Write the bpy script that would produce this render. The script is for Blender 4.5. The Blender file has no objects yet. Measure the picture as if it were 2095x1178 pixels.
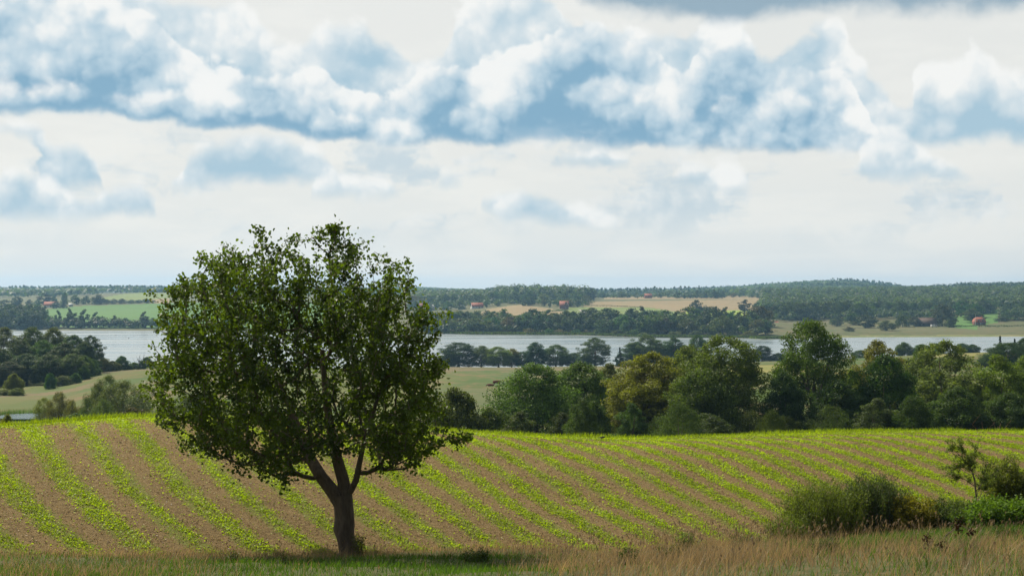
import bpy, math, random
import numpy as np
from mathutils import Vector, Matrix

# ------------------------------------------------------------------ camera, sky, sun, exposure
SC = bpy.context.scene
COL = SC.collection
F = 2878.0            # focal length of the photograph in its own pixels (2095 wide)
CZ = 40.0             # the eye is 40 m above the lake
SUN_AZ, SUN_EL = math.radians(-35), math.radians(43)

cam = bpy.data.cameras.new('camera'); cam_o = bpy.data.objects.new('camera', cam); COL.objects.link(cam_o)
cam_o.location = (0, 0, CZ); cam_o.rotation_euler = (math.pi/2, 0, 0)
cam.sensor_width = 36.0; cam.lens = 36.0*F/2095.0; cam.clip_start = 0.5; cam.clip_end = 60000
SC.camera = cam_o
SC.view_settings.view_transform = 'Standard'; SC.view_settings.look = 'None'
SC.view_settings.gamma = 1.0; SC.view_settings.exposure = 0.35; SC.view_settings.use_curve_mapping = False
SC.cycles.max_bounces = 6; SC.cycles.diffuse_bounces = 3; SC.cycles.transmission_bounces = 4
SC.cycles.volume_bounces = 0; SC.cycles.transparent_max_bounces = 8
SC.cycles.caustics_reflective = False; SC.cycles.caustics_refractive = False

class Sk:
    """a node socket with arithmetic"""
    def __init__(s, nt, sock): s.nt, s.k = nt, sock
    def _m(s, op, *a): return math_node(s.nt, op, s, *a)
    def __add__(s, o): return s._m('ADD', o)
    def __radd__(s, o): return s._m('ADD', o)
    def __sub__(s, o): return s._m('SUBTRACT', o)
    def __rsub__(s, o): return math_node(s.nt, 'SUBTRACT', o, s)
    def __mul__(s, o): return s._m('MULTIPLY', o)
    def __rmul__(s, o): return s._m('MULTIPLY', o)
    def __truediv__(s, o): return s._m('DIVIDE', o)
    def max(s, o): return s._m('MAXIMUM', o)
    def min(s, o): return s._m('MINIMUM', o)
    def pow(s, o): return s._m('POWER', o)
    def abs(s): return s._m('ABSOLUTE')
def put(nt, inp, v):
    if isinstance(v, Sk): nt.links.new(v.k, inp)
    elif isinstance(v, (tuple, list)) and len(v) == 3 and inp.type == 'RGBA': inp.default_value = (*v, 1)
    else: inp.default_value = v
def math_node(nt, op, *a):
    n = nt.nodes.new('ShaderNodeMath'); n.operation = op
    for i, v in enumerate(a): put(nt, n.inputs[i], v)
    return Sk(nt, n.outputs[0])
def smooth(v, a, b, lo=0.0, hi=1.0):
    n = v.nt.nodes.new('ShaderNodeMapRange'); n.interpolation_type = 'SMOOTHSTEP'
    for i, q in enumerate((v, a, b, lo, hi)): put(v.nt, n.inputs[i], q)
    return Sk(v.nt, n.outputs[0])
def lin(v, a, b, lo=0.0, hi=1.0):
    n = v.nt.nodes.new('ShaderNodeMapRange'); n.clamp = True
    for i, q in enumerate((v, a, b, lo, hi)): put(v.nt, n.inputs[i], q)
    return Sk(v.nt, n.outputs[0])
def mixc(nt, fac, a, b, mode='MIX'):
    n = nt.nodes.new('ShaderNodeMix'); n.data_type = 'RGBA'; n.blend_type = mode
    put(nt, n.inputs[0], fac); put(nt, n.inputs[6], a); put(nt, n.inputs[7], b)
    return Sk(nt, n.outputs[2])
def xyz(nt, x, y, z=0.0):
    n = nt.nodes.new('ShaderNodeCombineXYZ')
    for i, v in enumerate((x, y, z)): put(nt, n.inputs[i], v)
    return Sk(nt, n.outputs[0])
def sep(v):
    n = v.nt.nodes.new('ShaderNodeSeparateXYZ'); v.nt.links.new(v.k, n.inputs[0])
    return [Sk(v.nt, o) for o in n.outputs]
def noise(nt, vec, scale, detail=4, rough=0.5, dim='3D', dist=0.0):
    n = nt.nodes.new('ShaderNodeTexNoise'); n.noise_dimensions = dim
    put(nt, n.inputs['Vector'], vec); n.inputs['Scale'].default_value = scale
    n.inputs['Detail'].default_value = detail; n.inputs['Roughness'].default_value = rough
    n.inputs['Distortion'].default_value = dist
    return Sk(nt, n.outputs[0])
def voronoi(nt, vec, scale, detail=0, rough=0.5, dim='2D', lac=2.0, feature='F1', out=0):
    n = nt.nodes.new('ShaderNodeTexVoronoi'); n.voronoi_dimensions = dim; n.feature = feature
    put(nt, n.inputs['Vector'], vec); n.inputs['Scale'].default_value = scale
    n.inputs['Detail'].default_value = detail; n.inputs['Roughness'].default_value = rough
    n.inputs['Lacunarity'].default_value = lac
    n.normalize = True
    return Sk(nt, n.outputs[out])

def srgb(r, g, b):
    f = lambda c: ((c/255+0.055)/1.055)**2.4 if c > 10 else c/255/12.92
    return (f(r), f(g), f(b))

# ---- the sky: Nishita air, a bright thin veil of high cloud and cumulus banks
world = bpy.data.worlds.new('World'); SC.world = world; world.use_nodes = True
nt = world.node_tree; bg = nt.nodes['Background']
sky = nt.nodes.new('ShaderNodeTexSky'); sky.sky_type = 'NISHITA'; sky.sun_disc = False
sky.sun_elevation = SUN_EL; sky.sun_rotation = SUN_AZ
sky.air_density = 1.0; sky.dust_density = 2.0; sky.ozone_density = 1.0
tc = nt.nodes.new('ShaderNodeTexCoord'); d = Sk(nt, tc.outputs['Generated'])
dx, dy, dz = sep(d)
U = 0.03475                                       # two degrees: the unit of the cloud layout
az = math_node(nt, 'ARCTAN2', dx, dy)*(1/U)
el = math_node(nt, 'ARCSINE', dz)*(1/U)
P = xyz(nt, az, el)
wn = nt.nodes.new('ShaderNodeTexNoise'); wn.noise_dimensions = '2D'
put(nt, wn.inputs['Vector'], P); wn.inputs['Scale'].default_value = 2.2; wn.inputs['Detail'].default_value = 3.5
wr, wg, wb = sep(Sk(nt, wn.outputs['Color']))
az_w = az + (wr-0.5)*0.22; el_w = el + (wg-0.5)*0.20
PW = xyz(nt, az_w, el_w)
PL = xyz(nt, az_w-0.14, el_w+0.22)               # a step towards the sun, for the relief
def billow(v): return 1.0-voronoi(nt, v, 0.85, 2.6, 0.42, lac=2.3)
BIL = billow(PW); BILL = billow(PL)
BIG = noise(nt, PW, 0.55, 4, 0.5, '2D')
FINE = noise(nt, PW, 1.7, 5, 0.55, '2D')
RELIEF = (BIL-BILL)                                # > 0 where the puff falls away towards the light
BILc, BIGc, FINEc = BIL-0.60, BIG-0.5, FINE-0.5
STREAK = noise(nt, xyz(nt, az*0.35, el*1.6), 0.8, 5, 0.55, '2D')

sdir = (math.sin(SUN_AZ)*math.cos(SUN_EL), math.cos(SUN_AZ)*math.cos(SUN_EL), math.sin(SUN_EL))
cosun = dx*sdir[0]+dy*sdir[1]+dz*sdir[2]
GLOW = smooth(cosun, -0.25, 0.50, 0.20, 1.0)      # forward scattering: cloud and veil shine towards the sun

sk = nt.nodes.new('ShaderNodeMix'); sk.data_type = 'RGBA'; sk.blend_type = 'MULTIPLY'; sk.inputs[0].default_value = 1
nt.links.new(sky.outputs[0], sk.inputs[6]); sk.inputs[7].default_value = (0.09, 0.09, 0.09, 1)
col = Sk(nt, sk.outputs[2])
veil = mixc(nt, smooth(el, 0.0, 3.0), srgb(229, 234, 234), srgb(235, 236, 232))
veil = mixc(nt, smooth(STREAK, 0.42, 0.66)*0.55, veil, srgb(243, 243, 238))
col = mixc(nt, smooth(cosun, -0.35, 0.25, 0.25, 0.93), col, veil)


def curve(x, pts, y0, y1, x0=-300.0, x1=2400.0):
    """a profile over azimuth: photo-pixel knots, read back in cloud units of elevation"""
    n = nt.nodes.new('ShaderNodeFloatCurve'); c = n.mapping.curves[0]
    put(nt, n.inputs['Value'], x)
    q = [((p-x0)/(x1-x0), (v-y0)/(y1-y0)) for p, v in pts]
    if q[0][0] > 0: q = [(0.0, q[0][1])]+q
    if q[-1][0] < 1: q = q+[(1.0, q[-1][1])]
    c.points[0].location = q[0]; c.points[1].location = q[-1]
    for p in q[1:-1]: c.points.new(*p)
    n.mapping.update()
    # back to elevation: (589-py)/100
    return Sk(nt, n.outputs[0])*(-(y1-y0)/100.0)+(589-y0)/100.0

AZN = (az+(wr-0.5)*0.35)*(100.0/2700.0)+(1047.5+300.0)/2700.0      # azimuth as 0..1 of the profile range
def bank(col, tops, bases, opac=1.0, white=0.0, rag=1.0, soft=0.3, basesoft=0.22, relief=1.0, baserag=1.0, dark_c=(134,174,200), mid_c=(189,211,224), top_c=(246,247,245), y0=-300.0, y1=520.0):
    T = curve(AZN, tops, y0, y1); B = curve(AZN, bases, y0, y1)
    hT = T-el+BILc*(1.25*rag)+BIGc*(0.7*rag)+FINEc*(0.22*rag)     # depth below the ragged top
    hB = el-B+BIGc*(0.45*baserag)+FINEc*(0.25*baserag)+BILc*(0.22*baserag)                                 # height above the flat base
    a = smooth(hT, 0.0, soft)*smooth(hB, -0.06, basesoft)*opac
    frac = hB/(T-B).max(0.4)
    lit = frac*0.72+RELIEF*(1.25*relief)+(0.45-hT)*0.20+FINEc*0.16+BIGc*1.5+BILc*0.9+white
    c = mixc(nt, smooth(lit, -0.05, 0.50), srgb(*dark_c), srgb(*mid_c))
    c = mixc(nt, smooth(lit, 0.35, 1.05), c, srgb(*top_c))
    return mixc(nt, a, col, c)

# a loose field of cumulus all round, thinning out where the banks below stand
gen = noise(nt, xyz(nt, az*0.16, el*0.32, 3.7), 1.0, 5, 0.55)
inside = smooth(az.abs(), 10.8, 13.0).max(smooth(el, 6.0, 8.0))
ga = smooth(gen+BILc*0.25, 0.50, 0.62)*inside*smooth(el, 1.5, 4.0)*0.9
gc = mixc(nt, smooth(RELIEF*3.0+(0.75-gen), 0.0, 0.6), srgb(140, 178, 204), srgb(245, 247, 246))
col = mixc(nt, ga, col, gc)

PALE = dict(dark_c=(172, 200, 217), mid_c=(204, 220, 229), top_c=(241, 244, 243))
MIDC = dict(dark_c=(163, 196, 215), mid_c=(199, 217, 227), top_c=(246, 247, 245))
NO = 400
col = bank(col, [(-300,60),(0,-40),(250,-60),(300,0),(430,15),(520,45),(600,95),(680,60),(800,80),(860,125),(950,20),(1020,-25),(1120,-15),(1170,50),(1260,80),(1400,65),(1480,50),(1560,105),(1640,60),(1700,65),(1730,125),(1790,190),(1830,225),(1870,160),(1920,175),(1965,135),(2010,175),(2100,190),(2200,230),(2300,330)],
           [(-300,260),(0,255),(400,270),(800,290),(1700,300),(1800,312),(2400,312)], 0.92, 0.04, 0.8, 0.26, 0.3, 0.9, **MIDC)
col = bank(col, [(-300,60),(-100,-20),(0,10),(60,-20),(150,0),(250,25),(330,65),(400,125),(430,150),(520,160),(600,160),(660,160),(700,185),(760,205),(820,190),(870,160),(950,130),(1050,110),(1120,85),(1170,55),(1240,65),(1300,75),(1340,115),(1395,150),(1420,115),(1475,70),(1520,85),(1560,125),(1620,130),(1680,150),(1740,210),(1775,290),(1800,345),(2400,345)],
           [(-300,248),(0,250),(300,258),(500,272),(800,292),(1200,297),(1500,302),(1800,305),(2400,305)], 0.95, 0.05, 0.95, 0.15, 0.22)
col = bank(col, [(-300,190),(0,195),(100,210),(200,190),(300,215),(420,190),(500,215),(570,175),(640,170),(690,235),(800,250),(900,230),(1000,200),(1150,165),(1270,150),(1340,175),(1420,235),(1500,205),(1600,200),(1680,225),(1740,235),(1780,310),(1810,345),(2400,345)],
           [(-300,246),(0,248),(300,258),(500,274),(800,294),(1200,298),(1450,296),(1550,306),(1800,309),(2400,309)], 0.85, -0.14, 0.8, 0.30, 0.24)
col = bank(col, [(-300,60),(1100,40),(1160,10),(1220,-80),(1500,-200),(2400,-240)],
           [(-300,-100),(1100,-60),(1190,22),(1300,48),(1400,58),(1600,58),(1700,50),(1800,58),(1900,66),(2100,72),(2400,75)], 0.88, -0.30, 0.4, 0.6, 0.42, 0.5, 1.2, dark_c=(136,166,186), mid_c=(166,190,206), top_c=(205,220,228))
# the small clouds lower down
WISP = noise(nt, xyz(nt, az*0.55+wr*0.6, el*1.25, 9.1), 0.75, 5, 0.58)
wa = smooth(WISP+BILc*0.22, 0.50, 0.66)*smooth(el, 0.6, 1.8)*smooth(el, 3.6, 2.6)*0.62
wc = mixc(nt, smooth(RELIEF*1.6+(WISP-0.5)*-1.6+0.35, 0.0, 0.7), srgb(178, 203, 218), srgb(245, 246, 244))
col = mixc(nt, wa, col, wc)
col = bank(col, [(-300,255),(0,262),(110,275),(140,310),(180,298),(220,335),(270,420),(340,410),(400,315),(480,278),(600,285),(680,330),(720,400),(780,430),(1100,400),(1130,318),(1200,310),(1290,325),(1325,400),(1700,410),(1745,330),(1800,270),(1850,300),(1900,345),(1955,372),(1980,430),(2400,430)],
           [(-300,305),(90,303),(130,385),(220,400),(350,390),(600,384),(740,372),(1100,352),(1320,350),(1720,372),(1960,380),(2400,380)], 0.88, 0.02, 0.7, 0.32, 0.3, **MIDC)
col = bank(col, [(-300,430),(0,420),(60,360),(110,370),(190,400),(280,380),(330,400),(360,470),(620,470),(650,370),(720,350),(820,385),(850,470),(866,400),(900,352),(950,385),(965,470),(985,410),(1060,380),(1120,385),(1200,420),(1255,452),(1290,500),(1340,430),(1390,360),(1430,345),(1475,335),(1530,375),(1580,440),(2400,500)],
           [(-300,450),(300,450),(620,412),(850,400),(960,388),(990,430),(1100,461),(1250,462),(1360,382),(1520,388),(2400,386)], 0.85, 0.04, 0.8, 0.36, 0.30, **MIDC)
BR = GLOW*0.785
col = mixc(nt, 1.0, col, xyz(nt, BR, BR, BR), 'MULTIPLY')
nt.links.new(col.k, bg.inputs[0]); bg.inputs[1].default_value = 1.0
world.cycles.sampling_method = 'MANUAL'; world.cycles.sample_map_resolution = 512

sun = bpy.data.lights.new('sun', 'SUN'); sun.energy = 5.0; sun.angle = math.radians(0.6); sun.color = (1.0, 0.915, 0.76)
sun_o = bpy.data.objects.new('sun', sun); COL.objects.link(sun_o)
sun_o.rotation_euler = Vector(sdir).to_track_quat('Z', 'Y').to_euler(); sun_o.location = (-40, 60, 120)

# ------------------------------------------------------------------ helpers: meshes, tags, materials
RNG = np.random.default_rng(7)
def tag(o, label=None, cat=None, group=None, kind=None):
    if label: o['label'] = label
    if cat: o['category'] = cat
    if group: o['group'] = group
    if kind: o['kind'] = kind
    return o
def mesh_data(name, V, Fs, mats=(), smooth=False, tint=None, midx=None):
    """V (n,3); Fs one or several index arrays (k,3) or (k,4)"""
    if not isinstance(Fs, (list, tuple)): Fs = [Fs]
    Fs = [np.asarray(f, dtype=np.int32) for f in Fs if len(f)]
    V = np.asarray(V, dtype=np.float32)
    me = bpy.data.meshes.new(name)
    me.vertices.add(len(V)); me.vertices.foreach_set('co', V.ravel())
    loops = np.concatenate([f.ravel() for f in Fs])
    tot = np.concatenate([np.full(len(f), f.shape[1], np.int32) for f in Fs])
    start = np.concatenate([[0], np.cumsum(tot)[:-1]]).astype(np.int32)
    me.loops.add(len(loops)); me.loops.foreach_set('vertex_index', loops)
    me.polygons.add(len(tot)); me.polygons.foreach_set('loop_start', start); me.polygons.foreach_set('loop_total', tot)
    if smooth: me.polygons.foreach_set('use_smooth', np.ones(len(tot), bool))
    if midx is not None: me.polygons.foreach_set('material_index', np.asarray(midx, np.int32))
    for m in mats: me.materials.append(m)
    if tint is not None:
        a = me.attributes.new('tint', 'FLOAT', 'POINT'); a.data.foreach_set('value', np.asarray(tint, np.float32))
    me.update(calc_edges=True); me.validate()
    return me
def link(name, data, parent=None, loc=(0, 0, 0), rz=0.0, scale=(1, 1, 1)):
    o = bpy.data.objects.new(name, data); COL.objects.link(o)
    o.location = loc; o.rotation_euler = (0, 0, rz); o.scale = scale
    if parent is not None: o.parent = parent
    return o
def cat(parts):
    """joins (V, F) pairs whose F all have the same width"""
    Vs, Fs, n = [], [], 0
    for V, f in parts:
        Vs.append(V); Fs.append(np.asarray(f)+n); n += len(V)
    return np.concatenate(Vs), np.concatenate(Fs)
def box(x0, x1, y0, y1, z0, z1):
    V = np.array([(x, y, z) for z in (z0, z1) for y in (y0, y1) for x in (x0, x1)], float)
    return V, np.array([(0, 2, 3, 1), (4, 5, 7, 6), (0, 1, 5, 4), (2, 6, 7, 3), (0, 4, 6, 2), (1, 3, 7, 5)])
def tube(pts, rad, n=8, cap=True):
    pts = np.asarray(pts, float); rad = np.asarray(rad, float); m = len(pts)
    d = np.gradient(pts, axis=0); d /= np.linalg.norm(d, axis=1)[:, None]+1e-9
    ref = np.array([0.31, 0.17, 0.93]); 
    u = np.cross(d, ref); bad = np.linalg.norm(u, axis=1) < 0.1
    u[bad] = np.cross(d[bad], [1, 0, 0]); u /= np.linalg.norm(u, axis=1)[:, None]
    v = np.cross(d, u); a = np.arange(n)*2*math.pi/n
    V = pts[:, None]+rad[:, None, None]*(np.cos(a)[None, :, None]*u[:, None]+np.sin(a)[None, :, None]*v[:, None])
    V = V.reshape(-1, 3); i = np.arange(m-1)[:, None]*n; j = np.arange(n)[None]; k = (j+1) % n
    return V, np.stack([i+j, i+k, i+n+k, i+n+j], -1).reshape(-1, 4)
def vnoise(p, seed=0):
    """smooth value noise of (n,2|3) points, 0..1"""
    p = np.asarray(p, float); dim = p.shape[1]; i = np.floor(p).astype(np.int64); f = p-i; f = f*f*(3-2*f)
    out = np.zeros(len(p))
    for c in range(2**dim):
        off = np.array([(c >> b) & 1 for b in range(dim)]); q = i+off
        h = (q[:, 0]*374761393+q[:, 1]*668265263+(q[:, 2]*2147483647 if dim == 3 else 0)+seed*974711) & 0xffffffff
        h = ((h ^ (h >> 13))*1274126177) & 0xffffffff; h = (h ^ (h >> 16)) & 0xffff
        out += h/65535.0*np.prod(np.where(off, f, 1-f), axis=1)
    return out
def fbm(p, seed=0, o=4):
    p = np.asarray(p, float); s = 0; a = 1; t = 0
    for k in range(o): s = s+a*vnoise(p*2**k, seed+k); t += a; a *= 0.5
    return s/t
def leaves(C, N, size, wide=0.6, fold=0.18, two=False, along=None):
    """one folded leaf per point: centre C, facing N"""
    n = len(C); N = N/(np.linalg.norm(N, axis=1)[:, None]+1e-9)
    r = RNG.normal(size=(n, 3)) if along is None else along
    a = r-N*(r*N).sum(1)[:, None]; a /= np.linalg.norm(a, axis=1)[:, None]+1e-9
    b = np.cross(N, a); s = (np.asarray(size)*np.ones(n))[:, None]
    if not two:
        V = np.stack([C-a*s*0.5, C+b*s*wide*0.5+N*s*fold+a*s*0.05, C+a*s*0.5, C-b*s*wide*0.5+N*s*fold+a*s*0.05], 1)
        return V.reshape(-1, 3), np.arange(4*n).reshape(n, 4)
    V = np.stack([C-a*s*0.5, C-a*s*0.18+b*s*wide*0.5+N*s*fold, C+a*s*0.2+b*s*wide*0.42+N*s*fold*0.8,
                  C+a*s*0.5-N*s*0.1, C+a*s*0.2-b*s*wide*0.42+N*s*fold*0.8, C-a*s*0.18-b*s*wide*0.5+N*s*fold], 1).reshape(-1, 3)
    k = np.arange(n)[:, None]*6
    return V, np.concatenate([k+[0, 1, 2, 3], k+[0, 3, 4, 5]])

MATS = {}
def new_mat(name):
    m = bpy.data.materials.new(name); m.use_nodes = True; MATS[name] = m
    return m, m.node_tree, m.node_tree.nodes['Principled BSDF']
def bump(nt, bsdf, h, strength, dist):
    b = nt.nodes.new('ShaderNodeBump'); b.inputs['Strength'].default_value = strength; b.inputs['Distance'].default_value = dist
    put(nt, b.inputs['Height'], h); nt.links.new(b.outputs[0], bsdf.inputs['Normal'])
def pos(nt):
    g = nt.nodes.new('ShaderNodeNewGeometry'); return Sk(nt, g.outputs['Position'])
def set_(nt, bsdf, **k):
    for n, v in k.items(): put(nt, bsdf.inputs[n.replace('_', ' ')], v)
def ground_mat(name, cols, scale, detail_scale, rough=0.95, b=0.0, bd=0.1, stretch=(1, 1, 1)):
    """mottled ground: three colours mixed by two noises"""
    m, nt, bs = new_mat(name); p = pos(nt); x, y, z = sep(p)
    q = xyz(nt, x*stretch[0], y*stretch[1], z*stretch[2])
    n1 = noise(nt, q, scale, 5, 0.55); n2 = noise(nt, q, detail_scale, 5, 0.65)
    c = mixc(nt, smooth(n1, 0.36, 0.64), cols[0], cols[1]); c = mixc(nt, smooth(n2, 0.45, 0.70), c, cols[2])
    set_(nt, bs, Base_Color=c, Roughness=rough); bs.inputs['Specular IOR Level'].default_value = 0.15
    if b: bump(nt, bs, n2, b, bd)
    return m
def leaf_mat(name, trans=0.45, gloss=0.35, hue=0.03, val=0.45, obj_col=True, col=(0.05, 0.09, 0.02), yellow=(1.0, 1.05, 0.5), through=(1.25, 1.35, 0.40)):
    """foliage: the object's own colour, varied leaf by leaf, lit through from behind"""
    m, nt, bs = new_mat(name)
    if obj_col:
        oi = nt.nodes.new('ShaderNodeObjectInfo'); c0 = Sk(nt, oi.outputs['Color'])
    else:
        rg = nt.nodes.new('ShaderNodeRGB'); rg.outputs[0].default_value = (*col, 1); c0 = Sk(nt, rg.outputs[0])
    at = nt.nodes.new('ShaderNodeAttribute'); at.attribute_name = 'tint'; t = Sk(nt, at.outputs['Fac'])
    c = mixc(nt, 1.0, c0, mixc(nt, t, (1-val, 1-val, 1-val*0.8), (1+val*yellow[0], 1+val*yellow[1], 1+val*yellow[2]*0.5)), 'MULTIPLY')
    tr = nt.nodes.new('ShaderNodeBsdfTranslucent')
    put(nt, tr.inputs['Color'], mixc(nt, 1.0, c, through, 'MULTIPLY'))
    set_(nt, bs, Base_Color=c, Roughness=0.55); bs.inputs['Specular IOR Level'].default_value = gloss
    mx = nt.nodes.new('ShaderNodeMixShader'); mx.inputs[0].default_value = trans
    nt.links.new(bs.outputs[0], mx.inputs[1]); nt.links.new(tr.outputs[0], mx.inputs[2])
    nt.links.new(mx.outputs[0], nt.nodes['Material Output'].inputs['Surface'])
    return m
def plain_mat(name, c, rough=0.7, var=0.25, scale=3.0, spec=0.3, b=0.0, stretch=(1, 1, 1)):
    m, nt, bs = new_mat(name); tcn = nt.nodes.new('ShaderNodeTexCoord'); x, y, z = sep(Sk(nt, tcn.outputs['Object']))
    n = noise(nt, xyz(nt, x*stretch[0], y*stretch[1], z*stretch[2]), scale, 5, 0.6)
    cc = mixc(nt, n, tuple(v*(1-var) for v in c), tuple(v*(1+var) for v in c))
    set_(nt, bs, Base_Color=cc, Roughness=rough); bs.inputs['Specular IOR Level'].default_value = spec
    if b: bump(nt, bs, n, b, 0.05)
    return m

# ------------------------------------------------------------------ the lie of the land
def T(px): return (np.asarray(px, float)-1047.5)/F
def K(py): return (np.asarray(py, float)-589.0)/F
PA, PB, PC = -12.73, -0.115, 0.13                     # the striped field is a tilted plane that rolls over at its crest
QR, SLOPE_BACK = 0.009, -0.28
ridge_px = np.array([-1400, -600, -100, 0, 60, 150, 250, 330, 500, 700, 960, 1100, 1290, 1450, 1600, 1750, 2100, 2500, 3400])
ridge_py = np.array([890, 890, 884, 878, 870, 864, 857, 854, 860, 871, 886, 893, 898.5, 894.5, 888, 885, 884, 886, 890])
def rolled(t, Y, Y0):
    s = PB*t+PC; D = Y-Y0; z = PA+s*Y
    D1 = (s-SLOPE_BACK)/(2*QR)                     # where the roll reaches the steady back slope
    return z-np.where(D <= 0, 0, np.where(D < D1, QR*D*D, QR*D1*D1+2*QR*D1*(D-D1)))
TK = np.linspace(-0.84, 0.84, 337)
_ys = np.linspace(20, 160, 561)
def _solve():
    out = []
    for t in TK:
        kt = -np.interp(t, T(ridge_px), K(ridge_py)); lo, hi = 10.0, 140.0
        for _ in range(40):
            mid = 0.5*(lo+hi)
            if (rolled(t, _ys, mid)/_ys).max() < kt: lo = mid
            else: hi = mid
        out.append(0.5*(lo+hi))
    return np.convolve(np.pad(out, 6, 'edge'), np.ones(13)/13, 'valid')
Y0T = _solve()
YRIDGE = np.array([_ys[(rolled(t, _ys, y0)/_ys).argmax()] for t, y0 in zip(TK, Y0T)])

# valley and far country: columns of (distance: photo row), turned into heights
VY = np.array([95, 150, 230, 255, 300, 350, 400, 450, 500, 600, 680, 720, 760, 5000.])
vz = lambda py, Y: -(py-589)/F*Y
VC = {   # px: z at the distances above
    -800: [-15, -18, -23, -23, -23.5, -26, -28, -30, -33, -37, -39.4, -41, -43, -43],
    0:    [-15, -18, -23, -23, -23.5, -26, -28, -30, -33, -37, -39.4, -41, -43, -43],
    110:  [-15, -18, -23, -23, -23.5, vz(800, 350), vz(782, 400), -29, -32, -37, -39.4, -41, -43, -43],
    200:  [-15, -18, -23, -22.6, vz(806, 300), vz(785, 350), vz(768, 400), vz(762, 450), -29, -35, -39.2, -41, -43, -43],
    300:  [-15, -18, -23.5, -23, vz(803, 300), vz(780, 350), vz(763, 400), vz(754, 450), -29.5, -35, -39.2, -41, -43, -43],
    600:  [-15, -18, -23.5, -23, vz(812, 300), vz(788, 350), vz(772, 400), vz(762, 450), -30, -36, -39.2, -41, -43, -43],
    900:  [-15, -19, -24, -24, vz(815, 300), vz(792, 350), vz(779, 400), vz(770, 450), vz(763, 500), vz(755, 600), vz(750.5, 680), -41, -43, -43],
    1060: [-15, -19, -24, -24, vz(815, 300), vz(792, 350), vz(779, 400), vz(770, 450), vz(763, 500), vz(755, 600), vz(750.5, 680), -41, -43, -43],
    1300: [-15, -19, -24, -24, vz(805, 300), vz(785, 350), vz(772, 400), vz(764, 450), vz(757, 500), vz(750, 600), vz(746, 680), -40.5, -43, -43],
    1580: [-15, -19, -24, -24, vz(800, 300), vz(778, 350), vz(766, 400), vz(757, 450), vz(750, 500), vz(743, 600), vz(739, 680), -38.6, -43, -43],
    2000: [-15, -19, -24, -23, vz(790, 300), vz(765, 350), vz(752, 400), vz(742, 450), vz(735, 500), vz(723, 600), vz(720, 680), -36, -43, -43],
    2900: [-15, -19, -24, -23, vz(790, 300), vz(765, 350), vz(752, 400), vz(742, 450), vz(735, 500), vz(723, 600), vz(720, 680), -36, -43, -43],
}
shore_px = [-1400, 0, 350, 880, 960, 1180, 1330, 1530, 1560, 1640, 1760, 2095, 3400]
shore_py = [675, 675, 676, 682, 684, 685, 690, 691.5, 694, 692, 689.5, 688, 688]
FY = np.array([1120, 1300, 1420, 1500, 1600, 1750, 1900, 2100, 2300, 2600, 3200, 4000, 4800, 5600, 6500.])
FC = {   # px: photo row of the bare ground at the distances above
    -1400: [0, 0, 668, 655, 648, 638, 630, 620, 613, 607, 602, 598, 597, 597, 598],
    0:    [0, 0, 668, 655, 648, 638, 630, 620, 613, 607, 602, 598, 597, 597, 598],
    120:  [0, 0, 667, 655, 647, 635, 626, 619, 612, 606, 602, 598, 597, 597, 598],
    230:  [0, 0, 667, 654, 645, 632, 623, 614, 606, 600, 600, 598, 597, 597, 598],
    330:  [0, 0, 667, 654, 644, 632, 621, 612, 605, 601, 600, 598, 597, 597, 598],
    600:  [0, 679, 670, 660, 652, 640, 628, 620, 612, 606, 602, 599, 598, 598, 598],
    870:  [0, 677, 668, 660, 652, 640, 630, 620, 612, 607, 603, 599, 594, 597, 598],
    950:  [0, 677, 668, 660, 648, 636, 626, 616, 610, 607, 604, 601, 600, 600, 600],
    1060: [0, 677, 667, 657, 643, 627, 620, 612, 608, 607, 605, 602, 601, 601, 601],
    1160: [0, 678, 668, 656, 645, 634, 623, 613, 610, 608, 606, 603, 602, 602, 602],
    1230: [0, 680, 668, 655, 646, 636, 625, 614, 610, 608, 606, 604, 603, 603, 603],
    1400: [0, 680, 668, 657, 648, 636, 626, 616, 610, 606, 604, 602, 601, 601, 602],
    1560: [0, 681, 668, 656, 650, 640, 629, 618, 611, 606, 601, 592, 590, 596, 600],
    1640: [684, 675, 665, 655, 648, 638, 628, 618, 611, 606, 599, 584, 585, 594, 598],
    1740: [684, 672, 664, 654, 646, 636, 626, 616, 609, 604, 598, 581, 584, 594, 598],
    1880: [684, 671, 661, 652, 644, 634, 624, 615, 608, 604, 601, 598, 597, 598, 598],
    1980: [684, 671, 660, 650, 641, 631, 622, 613, 606, 601, 594, 591, 593, 596, 598],
    2095: [684, 670, 658, 646, 638, 629, 620, 611, 604, 600, 592, 590, 593, 596, 598],
    3400: [684, 670, 658, 646, 638, 629, 620, 611, 604, 600, 592, 590, 593, 596, 598],
}
def _tab(cols, Yk, conv):
    px = np.array(sorted(cols)); tab = []
    for p in px: tab.append(conv(np.array(cols[p], float), Yk))
    return T(px), np.array(tab)
VT, VZ = _tab(VC, VY, lambda z, Y: z)
FT, FZ = _tab(FC, FY, lambda py, Y: -(py-589)/F*Y)
YF = np.geomspace(900, 6600, 260); YV = np.geomspace(90, 1000, 260)
def _grid(Tk, Zk, Yk, Yg):
    g = np.array([np.interp(Yg, Yk, z) for z in Zk])                 # knot columns x Yg
    ker = np.array([1, 2, 3, 2, 1.])/9
    g = np.array([np.convolve(np.pad(r, 2, 'edge'), ker, 'valid') for r in g])
    full = np.array([np.interp(TK, Tk, g[:, j]) for j in range(len(Yg))]).T
    ker = np.hanning(11)[1:-1]; ker /= ker.sum()
    return np.array([np.convolve(np.pad(full[:, j], 4, 'edge'), ker, 'valid') for j in range(len(Yg))]).T
GV = _grid(VT, VZ, VY, YV); GF = _grid(FT, FZ, FY, YF)
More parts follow.
